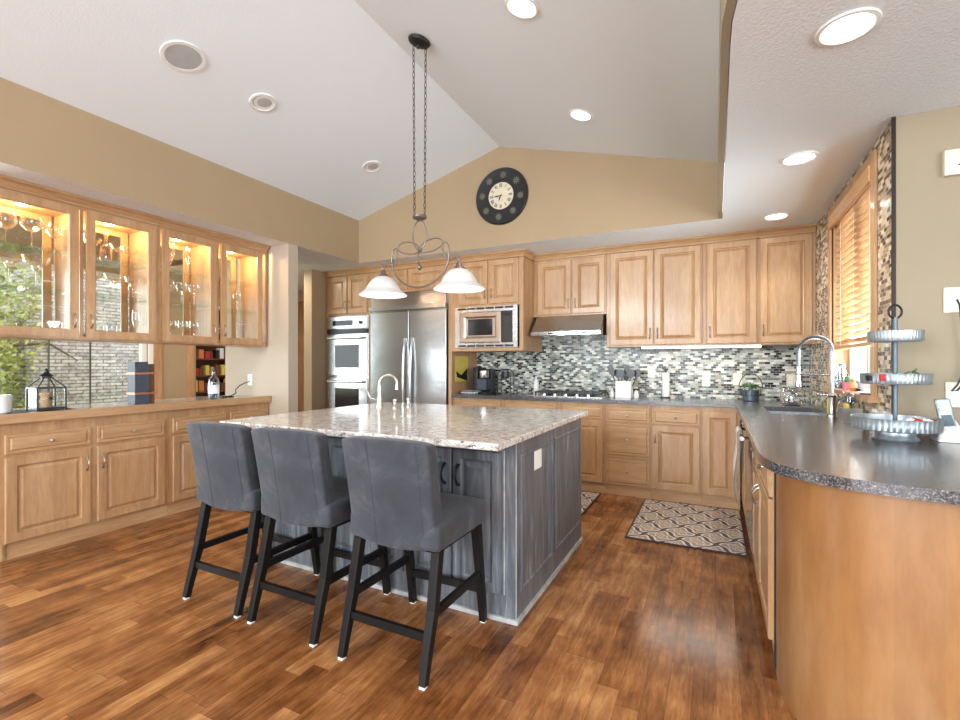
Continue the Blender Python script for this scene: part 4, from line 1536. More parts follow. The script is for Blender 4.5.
for i in range(5):
    obj('knob', MB().lathe([(.019, 0), (.019, .02), (.016, .026), (.001, .027)], (-1.60 + i * .115, 4.695, CT + .012), 16), 'steel_plain', t, smooth=True)
o = obj('spoon_rest', MB().lathe([(.02, 0), (.045, .01), (.06, .035), (.055, .035), (.04, .015), (.001, .008)], (0, 0, 0), 20), 'white_ceramic', smooth=True)
o.location = (-1.30, 5.125, CT + .001)
tag(o, 'small white bowl behind the cooktop grates', 'bowl')
# salt bottle
o = obj('oil_bottle', MB().lathe([(.028, 0), (.03, .01), (.03, .14), (.012, .17), (.012, .2), (.001, .2)], (0, 0, 0), 16), 'white_ceramic', smooth=True)
o.location = (-1.82, 5.06, CT)
tag(o, 'slim white bottle at the left end of the cooktop', 'bottle')
# utensil crock
t = thing('utensil_crock', 'square white ceramic crock right of the cooktop', 'crock', (-.84, 4.98, CT))
mb = MB().hollow(lambda u, v, q: (-.915 + u, 4.905 + v, CT + q), .15, .15, .008, 0, .165, .001)
mb.box(-.907, -.773, 4.913, 5.047, CT, CT + .01)
obj('crock', mb, 'white_ceramic', t)
rnd = random.Random(2)
UN = ['black spatula', 'black slotted spoon', 'black ladle', 'black turner', 'black pasta fork', 'black serving spoon']
for k in range(6):
    a = -1 + 2 * k / 5
    bx, by = -.84 + .03 * a, 4.98 + (.03 if k % 2 else -.03)
    tx, tz = bx + .11 * a, CT + .30 + .03 * math.cos(k * 2.1)
    t = thing('cooking_utensil', '%s standing in the white crock, %s' % (UN[k], ('leftmost', 'second from left', 'third from left', 'third from right', 'second from right', 'rightmost')[k]), 'utensil', (bx, by, CT + .012), 'utensils in the white crock')
    obj('shaft', MB().tube([(bx, by, CT + .012), (bx + (tx - bx) * .7, by, CT + .012 + (tz - CT) * .62)], .006, 8), 'black', t, smooth=True)
    hx, hz = bx + (tx - bx) * .7, CT + .012 + (tz - CT) * .62
    d = Vector((tx - hx, 0, tz - hz))
    mb = MB()
    pr = [0, .6, 1, 1.05, .9, .35]
    vs = []
    for i, q in enumerate(pr):
        f = i / 5
        p = Vector((hx, by, hz)) + d * f
        nrm = Vector((d.z, 0, -d.x)).normalized() * (.026 * q + .004)
        vs += [p - nrm + Vector((0, -.003, 0)), p + nrm + Vector((0, -.003, 0)), p + nrm + Vector((0, .003, 0)), p - nrm + Vector((0, .003, 0))]
    fs = [(0, 1, 2, 3), (23, 22, 21, 20)]
    for i in range(5):
        for j in range(4):
            fs.append((i * 4 + j, i * 4 + (j + 1) % 4, i * 4 + 4 + (j + 1) % 4, i * 4 + 4 + j))
    obj('head', mb.add(vs, fs), 'black', t)
for i, x in enumerate((-.955, -.715)):
    o = obj('salt_shaker', MB().lathe([(.02, 0), (.026, .02), (.018, .05), (.02, .065), (.001, .078)], (0, 0, 0), 16), 'white_ceramic', smooth=True)
    o.location = (x, 4.93, CT)
    tag(o, 'small white ceramic shaker %s of the utensil crock' % ('left', 'right')[i], 'shaker')
# paper towel
t = thing('paper_towel_holder', 'slim white paper towel roll on a stand against the backsplash', 'paper towel', (-.45, 5.06, CT))
obj('stand', MB().lathe([(.055, 0), (.055, .01), (.006, .014), (.006, .27), (.012, .28), (.001, .295)], (-.45, 5.06, CT), 20), 'black', t, smooth=True)
obj('roll', MB().lathe([(.035, 0), (.035, .235), (.007, .236)], (-.45, 5.06, CT + .015), 24), 'white_ceramic', t, smooth=True)
obj('top_arm', MB().tube([(-.45, 5.06, CT + .285), (-.49, 5.06, CT + .30)], .006, 8), 'black', t)
# small dishes
for i, (x, m_) in enumerate(((-.38, 'cream_plastic'), (-.31, 'galvanized'))):
    o = obj('ramekin', MB().lathe([(.022, 0), (.03, .03), (.028, .03), (.02, .006), (.001, .005)], (0, 0, 0), 16), m_, smooth=True)
    o.location = (x, 4.99, CT)
    tag(o, ('cream', 'grey metal')[i] + ' small ramekin right of the paper towel roll', 'bowl')
# outlets on the backsplash
for k, (x, z, lab) in enumerate(((-.60, 1.165, 'cream outlet plate on the backsplash behind the utensil crock'), (-.09, 1.085, 'cream outlet plate in the middle of the backsplash'),
                                 (.185, 1.10, 'cream switch plate on the backsplash behind the wire basket'), (.62, 1.10, 'cream outlet plate on the backsplash behind the spring faucet'))):
    t = thing('wall_outlet', lab, 'outlet', (x, BW - .01, z), 'outlet plates on the backsplash')
    obj('plate', B(x - .036, x + .036, BW - .014, BW - .009, z - .057, z + .057), 'cream_plastic', t, bevel=.002)
    for dz in (-.022, .022):
        obj('socket', B(x - .014, x + .014, BW - .017, BW - .013, z + dz - .015, z + dz + .015), 'white_plastic', t, bevel=.002)
# wire basket with plant
t = thing('wire_basket', 'dark wire basket with hoop handle and grey pot by the corner', 'basket', (.285, 5.0, CT))
mb = MB()
for r, z in ((.085, .05), (.095, .13)):
    mb.tube([(.285 + r * math.cos(a * PI / 12), 5.0 + r * .8 * math.sin(a * PI / 12), CT + z) for a in range(24)], .003, 6, True)
for a in range(12):
    c_, s_ = math.cos(a * PI / 6), math.sin(a * PI / 6)
    mb.tube([(.285 + .085 * c_, 5 + .068 * s_, CT + .05), (.285 + .095 * c_, 5 + .076 * s_, CT + .13)], .002, 6)
mb.tube([(.285 + x, 5.0, CT + .12 + z) for x, z in arc(0, 0, .095, 0, 180, 14, .13)], .004, 8)
obj('wire_frame', mb, 'iron_dark', t)
obj('pot', MB().lathe([(.055, 0), (.065, .008), (.07, .10), (.062, .10), (.06, .03), (.001, .02)], (.285, 5.0, CT), 20), 'galv_dark', t, smooth=True)
mb = MB()
rnd = random.Random(11)
for k in range(80):
    a, r = rnd.uniform(0, 2 * PI), rnd.uniform(0, .075)
    p = Vector((.285 + r * math.cos(a), 5 + r * math.sin(a) * .8, CT + .10 + rnd.uniform(0, .06)))
    d = Vector((rnd.gauss(0, 1), rnd.gauss(0, 1), abs(rnd.gauss(0, 1)))).normalized() * .018
    e = d.orthogonal().normalized() * .007
    mb.add([p, p + d * .5 + e, p + d, p + d * .5 - e], [(0, 1, 2, 3)])
obj('foliage', mb, 'green', t)
# undercabinet strip
o = obj('undercabinet_light', B(-.66, .36, 4.90, 4.97, 1.403, 1.42), 'strip_on', origin=(-.2, 4.94, 1.41))
tag(o, 'lit white strip light under the tall wall cabinets', 'light')
area('undercabinet_glow', (-.15, 4.94, 1.398), (-.15, 4.9, .9), 1.0, .06, 3, (1, .95, .85))
# ------------------------------------------------ sink area
t = thing('spring_faucet', 'tall chrome spring-coil pull-down faucet at the sink', 'faucet', (.66, 3.72, CT))
fx, fy = .665, 3.72
mb = MB().lathe([(.03, 0), (.03, .012), (.018, .02), (.018, .12), (.011, .13), (.011, .30), (.009, .31)], (fx, fy, CT), 18)
obj('post', mb, 'chrome_soft', t, smooth=True)
R_ = .105
dirx, diry = -.78, .62    # the spout points over the basin
pts = [(fx, fy, CT + .28), (fx, fy, CT + .38)]
for i in range(17):
    a = PI * i / 16
    s_ = R_ * (1 - math.cos(a))
    pts.append((fx + dirx * s_, fy + diry * s_, CT + .42 + R_ * .95 * math.sin(a)))
pts += [(fx + dirx * 2 * R_, fy + diry * 2 * R_, CT + .36), (fx + dirx * 2 * R_, fy + diry * 2 * R_, CT + .30)]
obj('hose', MB().tube(pts, .008, 10), 'galv_dark', t, smooth=True)
# spring coil round the hose
V_ = [Vector(p) for p in pts]
seg = [0]
for i in range(1, len(V_)):
    seg.append(seg[-1] + (V_[i] - V_[i - 1]).length)
tot = seg[-1]
cp_ = []
turns = 52
ns = turns * 8
pn = Vector((dirx, diry, 0)).normalized().cross(Vector((0, 0, 1))).normalized()
for k in range(ns + 1):
    s_ = tot * k / ns
    i = max(j for j in range(len(seg)) if seg[j] <= s_ + 1e-9)
    i = min(i, len(V_) - 2)
    f = (s_ - seg[i]) / (seg[i + 1] - seg[i])
    p = V_[i].lerp(V_[i + 1], f)
    tg = (V_[min(i + 2, len(V_) - 1)] - V_[max(i - 1, 0)]).normalized()
    nn = tg.cross(pn).normalized()
    a = 2 * PI * turns * k / ns
    cp_.append(p + (nn * math.cos(a) + pn * math.sin(a)) * .0125)
obj('spring', MB().tube(cp_, .0028, 5), 'chrome_soft', t, smooth=True)
ex, ey = fx + dirx * 2 * R_, fy + diry * 2 * R_
obj('spray_head', MB().lathe([(.012, 0), (.013, -.03), (.014, -.09), (.021, -.13), (.019, -.14), (.001, -.14)], (ex, ey, CT + .32), 16), 'steel_plain', t, smooth=True)
mb = MB().tube([(fx, fy, CT + .27), (ex, ey, CT + .27)], .006, 8).tube([(ex + .02 * math.cos(a * PI / 8), ey + .02 * math.sin(a * PI / 8), CT + .27) for a in range(16)], .004, 6, True)
obj('holder_arm', mb, 'steel_plain', t, smooth=True)
mb = MB().tube([(fx, fy, CT + .14), (fx + dirx * .09, fy + diry * .09 - .02, CT + .14)], .006, 8)
mb.lathe([(.018, -.02), (.018, .02)], (fx, fy, CT + .14), 14, 'x').tube([(fx + .02, fy, CT + .14), (fx + .03, fy - .07, CT + .145)], .005, 8)
obj('lever', mb, 'steel_plain', t, smooth=True)
# jar, scrub brush etc. behind the sink
t = thing('glass_jar', 'round glass jar with silver rim left of the faucet', 'jar', (.56, 4.55, CT))
obj('jar', MB().lathe([(.06, 0), (.085, .02), (.088, .11), (.07, .14)], (.56, 4.62, CT), 24), 'crystal', t, smooth=True)
obj('rim', MB().lathe([(.072, .14), (.074, .15), (.068, .15)], (.56, 4.62, CT), 24), 'chrome', t, smooth=True)
o = obj('white_flower_wreath', MB(), 'white_ceramic') if False else None
t = thing('flower_sprig', 'low sprig of white flowers lying behind the sink', 'flowers', (.66, 4.60, CT))
rnd = random.Random(4)
for k in range(9):
    cx_, cy_, cz_ = .70 + rnd.uniform(-.04, .02), 4.30 + rnd.uniform(-.08, .38), CT + .02 + rnd.uniform(0, .10)
    mb = MB()
    for j in range(6):
        a = j * PI / 3
        p = Vector((cx_, cy_, cz_))
        d = Vector((-.3, math.cos(a), math.sin(a))).normalized() * .02
        e = d.orthogonal().normalized() * .009
        mb.add([p, p + d * .6 + e, p + d, p + d * .6 - e], [(0, 1, 2, 3)])
    obj('blossom', mb, 'white_ceramic', t)
mb = MB().tube([(.70, 4.2, CT + .004), (.71, 4.4, CT + .05), (.70, 4.68, CT + .10)], .004, 6).tube([(.70, 4.2, CT + .004), (.69, 4.45, CT + .02), (.66, 4.66, CT + .03)], .003, 6)
obj('stem', mb, 'green', t)
o = obj('dish_soap', MB().lathe([(.022, 0), (.026, .01), (.026, .09), (.018, .12), (.008, .13), (.008, .15), (.001, .15)], (0, 0, 0), 16), 'yellow', smooth=True)
o.location = (.70, 3.93, CT)
tag(o, 'yellow dish soap bottle behind the faucet', 'bottle')
t = thing('sponge_caddy', 'square brushed steel sponge caddy right of the faucet', 'caddy', (.70, 3.42, CT))
mb = MB().hollow(lambda u, v, q: (.655 + u, 3.37 + v, CT + q), .09, .11, .004, 0, .085, .001).box(.66, .74, 3.375, 3.475, CT, CT + .006)
obj('cup', mb, 'nickel', t)
o = obj('scrub_brush', MB().tube([(.70, 3.42, CT + .008), (.70, 3.43, CT + .15), (.70, 3.44, CT + .17)], [.012, .010, .006], 10).lathe([(.006, .10), (.03, .12), (.03, .15), (.01, .17)], (.70, 3.42, CT), 16), 'blue_glass', smooth=True, origin=(.7, 3.42, CT + .008))
tag(o, 'blue-white dish brush standing in the steel caddy', 'brush')
o = obj('sponge', MB().box(.672, .69, 3.385, 3.465, CT + .01, CT + .11), 'yellow', bevel=.006, origin=(.68, 3.42, CT + .01))
tag(o, 'yellow sponge standing in the steel caddy', 'sponge')
# soap dispensers near the caddy
o = obj('soap_pump', MB().lathe([(.03, 0), (.034, .02), (.03, .09), (.012, .12), (.008, .16), (.012, .165), (.001, .175)], (0, 0, 0), 16), 'crystal', smooth=True)
o.location = (.70, 3.60, CT)
tag(o, 'clear soap pump bottle between faucet and caddy', 'soap dispenser')
# things on the window sill (z 1.08)
SZL = 1.081
o = obj('glass_vase', MB().lathe([(.03, 0), (.04, .03), (.045, .08), (.025, .14), (.03, .17)], (0, 0, 0), 18), 'blue_glass', smooth=True)
o.location = (.775, 4.06, SZL)
tag(o, 'oval clear blue vase at the far end of the window sill', 'vase')
t = thing('cactus_pot', 'pink pot with small cactus on the window sill', 'plant', (.77, 3.84, SZL))
obj('pot', MB().lathe([(.025, 0), (.036, .05), (.032, .05), (.001, .04)], (.77, 3.84, SZL), 18), 'pink', t, smooth=True)
obj('cactus', MB().lathe([(.014, .04), (.02, .06), (.016, .085), (.001, .095)], (.77, 3.84, SZL), 12), 'green', t, smooth=True)
obj('bloom', MB().lathe([(.004, .09), (.009, .10), (.001, .11)], (.77, 3.84, SZL), 8), 'red', t, smooth=True)
o = obj('bird_figurine', MB().lathe([(.012, 0), (.026, .02), (.02, .045), (.012, .055), (.015, .07), (.003, .082)], (0, 0, 0), 14), 'orange', smooth=True)
o.location = (.77, 3.70, SZL)
tag(o, 'small terracotta figurine on the middle of the sill', 'figurine')
t = thing('tea_cup', 'white cup and saucer at the near end of the window sill', 'cup', (.76, 3.32, SZL))
obj('cup', MB().lathe([(.02, 0), (.042, .03), (.046, .06), (.042, .06), (.036, .03), (.001, .01)], (.76, 3.32, SZL + .012), 20), 'white_ceramic', t, smooth=True)
obj('saucer', MB().lathe([(.03, 0), (.06, .010), (.058, .013), (.001, .006)], (.76, 3.32, SZL), 20), 'white_ceramic', t, smooth=True)
t = thing('angel_figurine', 'grey glass angel ornament by the near window post', 'figurine', (.775, 3.44, SZL))
obj('gown', MB().lathe([(.03, 0), (.022, .04), (.01, .08), (.013, .10), (.001, .118)], (.775, 3.44, SZL), 14), 'galvanized', t, smooth=True)
obj('wing', MB().add([(.775, 3.44, SZL + .06), (.775, 3.39, SZL + .12), (.775, 3.40, SZL + .05), (.775, 3.49, SZL + .12), (.775, 3.48, SZL + .05)], [(0, 1, 2), (0, 3, 4)]), 'galvanized', t)

# blinds ---------------------------------------------------------------
t = thing('window_blind', 'light wood venetian blind lowered over the sink window', 'blind', (RX + .045, 3.75, 2.3))
obj('head_rail', B(RX + .01, RX + .07, 3.243, 4.253, 2.26, 2.322), 'blind', t)
obj('valance', B(RX - .03, RX - .008, 3.238, 4.258, 2.24, 2.33), 'blind', t, bevel=.004)
nS = 20
for k in range(nS):
    z = 2.225 - k * (2.225 - 1.40) / (nS - 1)
    a = math.radians(24)
    dx, dz = .025 * math.cos(a), .025 * math.sin(a)
    cxx = RX + .038
    mb = MB().add([(cxx - dx, 3.246, z + dz), (cxx + dx, 3.246, z - dz), (cxx + dx, 4.25, z - dz), (cxx - dx, 4.25, z + dz),
                   (cxx - dx, 3.246, z + dz + .003), (cxx + dx, 3.246, z - dz + .003), (cxx + dx, 4.25, z - dz + .003), (cxx - dx, 4.25, z + dz + .003)],
                  [(0, 3, 2, 1), (4, 5, 6, 7), (0, 1, 5, 4), (1, 2, 6, 5), (2, 3, 7, 6), (3, 0, 4, 7)])
    obj('slat', mb, 'blind', t)
obj('bottom_rail', B(RX + .012, RX + .062, 3.246, 4.25, 1.355, 1.378), 'blind', t)
mb = MB()
for y in (3.40, 3.75, 4.10):
    for x in (RX + .012, RX + .063):
        mb.tube([(x, y, 1.378), (x, y, 2.262)], .0015, 5)
obj('ladder_cord', mb, 'cream_plastic', t)

# tiered tray ----------------------------------------------------------
tx_, ty_ = .722, 2.74
t = thing('tiered_tray', 'three-tier galvanized metal serving stand at the right end of the counter', 'serving stand', (tx_, ty_, CT))
obj('pedestal', MB().lathe([(.082, 0), (.086, .006), (.076, .02), (.07, .035), (.074, .046)], (tx_, ty_, CT), 32), 'galvanized', t, smooth=True)


def tray(z, r, h):
    n = 96
    wave = lambda i, a: (.022 * (1 if math.cos(a * 34) > 0 else -1) if 1 <= i <= 3 else 0)
    prof = [(r * .95, 0), (r * .98, .004), (r * .99, h * .5), (r, h - .006), (r * 1.015, h), (r * .97, h - .002), (r * .95, .006), (.001, .006)]
    return obj('tray', MB().lathe(prof, (tx_, ty_, z), n * 2, 'z', lambda i, a: (.010 * math.cos(a * 46) if i in (1, 2, 3) else 0)), 'galvanized', t, smooth=True)


tray(CT + .045, .158, .056)
tray(1.160, .125, .048)
tray(1.350, .098, .048)
obj('post', MB().tube([(tx_, ty_, CT + .04), (tx_, ty_, 1.46)], .0085, 12), 'galv_dark', t, smooth=True)
obj('ring_handle', MB().tube([(tx_ + .03 * math.cos(a * PI / 12) * .894, ty_ + .03 * math.cos(a * PI / 12) * .447, 1.486 + .03 * math.sin(a * PI / 12)) for a in range(24)], .0045, 8, True), 'iron_dark', t, smooth=True)
# on trays
t = thing('checked_napkin', 'red and white bundled napkin on the lowest tray', 'napkin', (tx_ + .07, ty_ - .06, CT + .056))
rnd = random.Random(8)
for k, m_ in enumerate(('red', 'white_ceramic', 'red', 'white_ceramic', 'red', 'white_ceramic')):
    mb = MB()
    a = k * 1.05
    x, y = tx_ + .075 + .035 * math.cos(a), ty_ - .05 + .03 * math.sin(a)
    mb.lathe([(.012, 0), (.026, .012), (.022, .032), (.012, .044), (.001, .048)], (x, y, CT + .056), 9, 'z', lambda i, an: .22 * math.sin(3 * an + k))
    obj('fold', mb, m_, t)
t = thing('leaf_sprig', 'green leafy sprig on the middle tray beside the post', 'greenery', (tx_ + .05, ty_ - .03, 1.176))
mb = MB()
for k in range(26):
    p = Vector((tx_ + .055 + rnd.uniform(-.04, .05), ty_ - .04 + rnd.uniform(-.04, .04), 1.18 + rnd.uniform(.004, .04)))
    d = Vector((rnd.gauss(0, 1), rnd.gauss(0, 1), rnd.gauss(0, .4))).normalized() * .035
    e = d.cross(Vector((0, 0, 1))).normalized() * .012
    mb.add([p - d * .5, p + e, p + d * .5, p - e], [(0, 1, 2, 3)])
obj('leaves', mb, 'green', t)
o = obj('trinket_box', MB().lathe([(.026, 0), (.028, .02), (.02, .028), (.001, .03)], (0, 0, 0), 14), 'black', smooth=True)
o.location = (tx_ - .09, ty_ - .05, 1.175)
tag(o, 'dark round trinket box at the left of the middle tray', 'box')
o = obj('wooden_sign', B(-.03, .03, -.006, .006, 0, .03), 'red', bevel=.003)
o.location = (tx_ - .055, ty_ - .10, 1.175)
o.rotation_euler = (0, 0, .46)
tag(o, 'tiny red block at the front of the middle tray', 'ornament')
o = obj('coral_dish', MB().lathe([(.02, 0), (.045, .022), (.043, .024), (.001, .008)], (0, 0, 0), 18), 'orange', smooth=True)
o.location = (tx_ - .02, ty_ + .02, 1.36)
tag(o, 'small coral-pink dish on the topmost tray', 'dish')
# phone on charger
px_, py_ = .915, 2.78
t = thing('cordless_phone', 'silver cordless phone handset standing in its white charging base', 'phone', (px_, py_, CT))
mb = MB()
vs = [(-.055, -.06, 0), (.055, -.06, 0), (.055, .05, 0), (-.055, .05, 0), (-.035, -.03, .05), (.04, -.03, .05), (.035, .04, .10), (-.03, .04, .10)]
mb.add([(px_ + a, py_ + b, CT + c_) for a, b, c_ in vs], [(0, 3, 2, 1), (4, 5, 6, 7), (0, 1, 5, 4), (1, 2, 6, 5), (2, 3, 7, 6), (3, 0, 4, 7)])
obj('charging_base', mb, 'white_plastic', t, bevel=.008)
mb = MB().bar((px_, py_ - .01, CT + .04), (px_ - .012, py_ + .035, CT + .185), .05, .025, .055, .022)
hs = obj('handset', mb, 'galvanized', t, bevel=.009, seg=3)
mb = MB().bar((px_ - .010, py_ + .006, CT + .125), (px_ - .014, py_ + .020, CT + .168), .036, .003)
obj('screen', mb, 'blue_glass', hs)
obj('keypad', MB().bar((px_ - .002, py_ - .021, CT + .07), (px_ - .009, py_ - .001, CT + .115), .034, .004), 'galv_dark', hs)
o = obj('phone_cord', MB().tube([(px_ + .055, py_, CT + .01), (px_ + .10, py_ - .02, CT + .014), (px_ + .16, py_ + .02, CT + .006), (px_ + .25, py_ + .05, CT + .006), (px_ + .33, py_ + .08, CT + .04)], .003, 8), 'white_plastic', smooth=True, origin=(px_ + .1, py_, CT))
tag(o, 'thin white phone cord running along the counter', 'cord')
# wall plates at right, x centres
for k, (x0, x1, z0, z1, nm, lab) in enumerate(((.942, 1.10, 2.117, 2.233, 'chime_box', 'white wall box high on the taupe wall at the right edge'),
                                               (.945, 1.03, 1.487, 1.604, 'wall_outlet', 'cream outlet plate at mid height on the taupe wall'),
                                               (.952, 1.03, 1.05, 1.166, 'wall_outlet', 'cream outlet plate low on the taupe wall above the phone'))):
    t = thing(nm, lab, 'outlet' if k else 'door chime', ((x0 + x1) / 2, TY, (z0 + z1) / 2))
    obj('plate', B(x0, x1, TY - (.03 if k == 0 else .008), TY - .001, z0, z1), 'cream_plastic', t, bevel=.003)
    if k:
        xm = (x0 + x1) / 2
        for dz in (-.022, .022):
            obj('socket', B(xm - .016, xm + .016, TY - .011, TY - .007, (z0 + z1) / 2 + dz - .015, (z0 + z1) / 2 + dz + .015), 'white_plastic', t, bevel=.002)
    else:
        for dx in (.045, .075):
            obj('slot', B(x0 + dx, x0 + dx + .012, TY - .032, TY - .029, z0 + .04, z0 + .045), 'iron_dark', t)
o = obj('charger_cord', MB().tube([(.99, TY - .012, 1.545), (.992, TY - .03, 1.52), (1.0, TY - .03, 1.42), (1.012, TY - .025, 1.3), (1.01, TY - .025, 1.22), (.985, TY - .03, 1.155), (.965, TY - .03, 1.125), (.985, TY - .03, 1.13), (1.01, TY - .03, 1.17), (1.02, TY - .025, 1.22)], .004, 8), 'black', smooth=True, origin=(1.0, TY - .02, 1.4))
tag(o, 'black charger cord hanging from the upper outlet plate at the right', 'cord')

# ================================================================== ISLAND
IX0, IX1, IY0, IY1 = -2.57, -.858, 2.104, 3.33
t = thing('kitchen_island', 'large distressed grey kitchen island with raised-panel doors', 'island', ((IX0 + IX1) / 2, (IY0 + IY1) / 2, 0))
obj('body', MB().box(IX0, IX1, IY0, IY1, .0, .8825), 'island', t, bevel=.003)
FI = FB(0, IY0, 0)
w_ = .268
ISL = [(0, .012), (.004, .017), (.046, .017), (.052, .009), (.062, .007), (.085, .016), (.09, .0165)]
xs = [-1.20, -1.48, -1.78, -2.06, -2.36]
hands = ['l', 'r', 'l', 'r', 'l']
for x, hd in zip(xs, hands):
    Fd = lambda a, b, q, x=x: FI(x + a, .13 + b, q)
    d = obj('door', MB().panel(Fd, w_, .69, ISL), 'island', t)
    pull(Fd, .035 if hd == 'l' else w_ - .035, .56, d, True, .10, 'black', .006, .035)
obj('corner_stile', MB().box(-.921, -.917, IY0 - .006, IY0, .13, .83), 'island_edge', t)
FS = lambda u, v, q: (IX1 + q, IY0 + u, v)
SIDE = [(0, .006), (.002, .010), (.012, .010), (.020, -.004), (.024, -.004)]
for y0, y1 in ((.047, .555), (.60, 1.17)):
    Fp = lambda a, b, q, y0=y0: FS(y0 + a, .135 + b, q)
    obj('side_panel', MB().panel(Fp, y1 - y0, .675, [(0, .003), (.006, .010), (.014, .010), (.022, .003), (.026, .003)]), 'island', t)
mb = MB().box(IX1, IX1 + .012, IY0 - .012, IY1, 0, .022).box(IX0, IX1, IY0 - .012, IY0, 0, .022)
obj('shoe_molding', mb, 'island_edge', t)
mb = MB().box(IX1 - .002, IX1 + .0015, IY0 - .0015, IY0 + .002, .022, .87)
obj('corner_bead', mb, 'island_edge', t)
op = obj('outlet', B(IX1 + .002, IX1 + .007, 2.345, 2.455, .69, .79), 'white_plastic', t, bevel=.002)
o = obj('island_countertop', B(-2.62, -.815, 1.80, 3.36, .883, .915), 'granite_light', bevel=.006, seg=3, origin=(-1.7, 2.6, .875))
tag(o, 'large cream and grey speckled granite slab on the island', 'countertop')
# island faucet
t = thing('island_faucet', 'brushed nickel gooseneck faucet on the island', 'faucet', (-2.29, 2.87, .915))
bx, by, bz = -2.29, 2.87, .915
pts = [(bx, by, bz), (bx, by, bz + .15)]
for i in range(15):
    a = PI * i / 14 * 1.06
    pts.append((bx + .055 * (1 - math.cos(a)), by + .035 * (1 - math.cos(a)), bz + .19 + .06 * math.sin(a)))
pts.append((pts[-1][0], pts[-1][1], pts[-1][2] - .04))
rr = [.018, .015] + [.011] * 15 + [.014]
obj('spout', MB().tube(pts, rr, 14), 'nickel', t, smooth=True)
obj('base', MB().lathe([(.028, 0), (.028, .01), (.022, .03), (.018, .09)], (bx, by, bz), 20), 'nickel', t, smooth=True)
obj('lever', MB().tube([(bx - .02, by, bz + .06), (bx - .08, by - .01, bz + .075), (bx - .105, by - .012, bz + .13)], [.012, .008, .006], 10), 'nickel', t, smooth=True)
for k, (x, y) in enumerate(((-2.17, 2.90), (-2.13, 3.02))):
    o = obj('soap_dispenser', MB().lathe([(.017, 0), (.017, .012), (.010, .02), (.010, .05), (.016, .055), (.016, .07), (.001, .072)], (0, 0, 0), 16), 'nickel', smooth=True)
    o.location = (x, y, .915)
    tag(o, ('short nickel soap pump next to the island faucet', 'second nickel deck fitting behind the soap pump')[k], 'soap dispenser')

# ================================================================== STOOLS


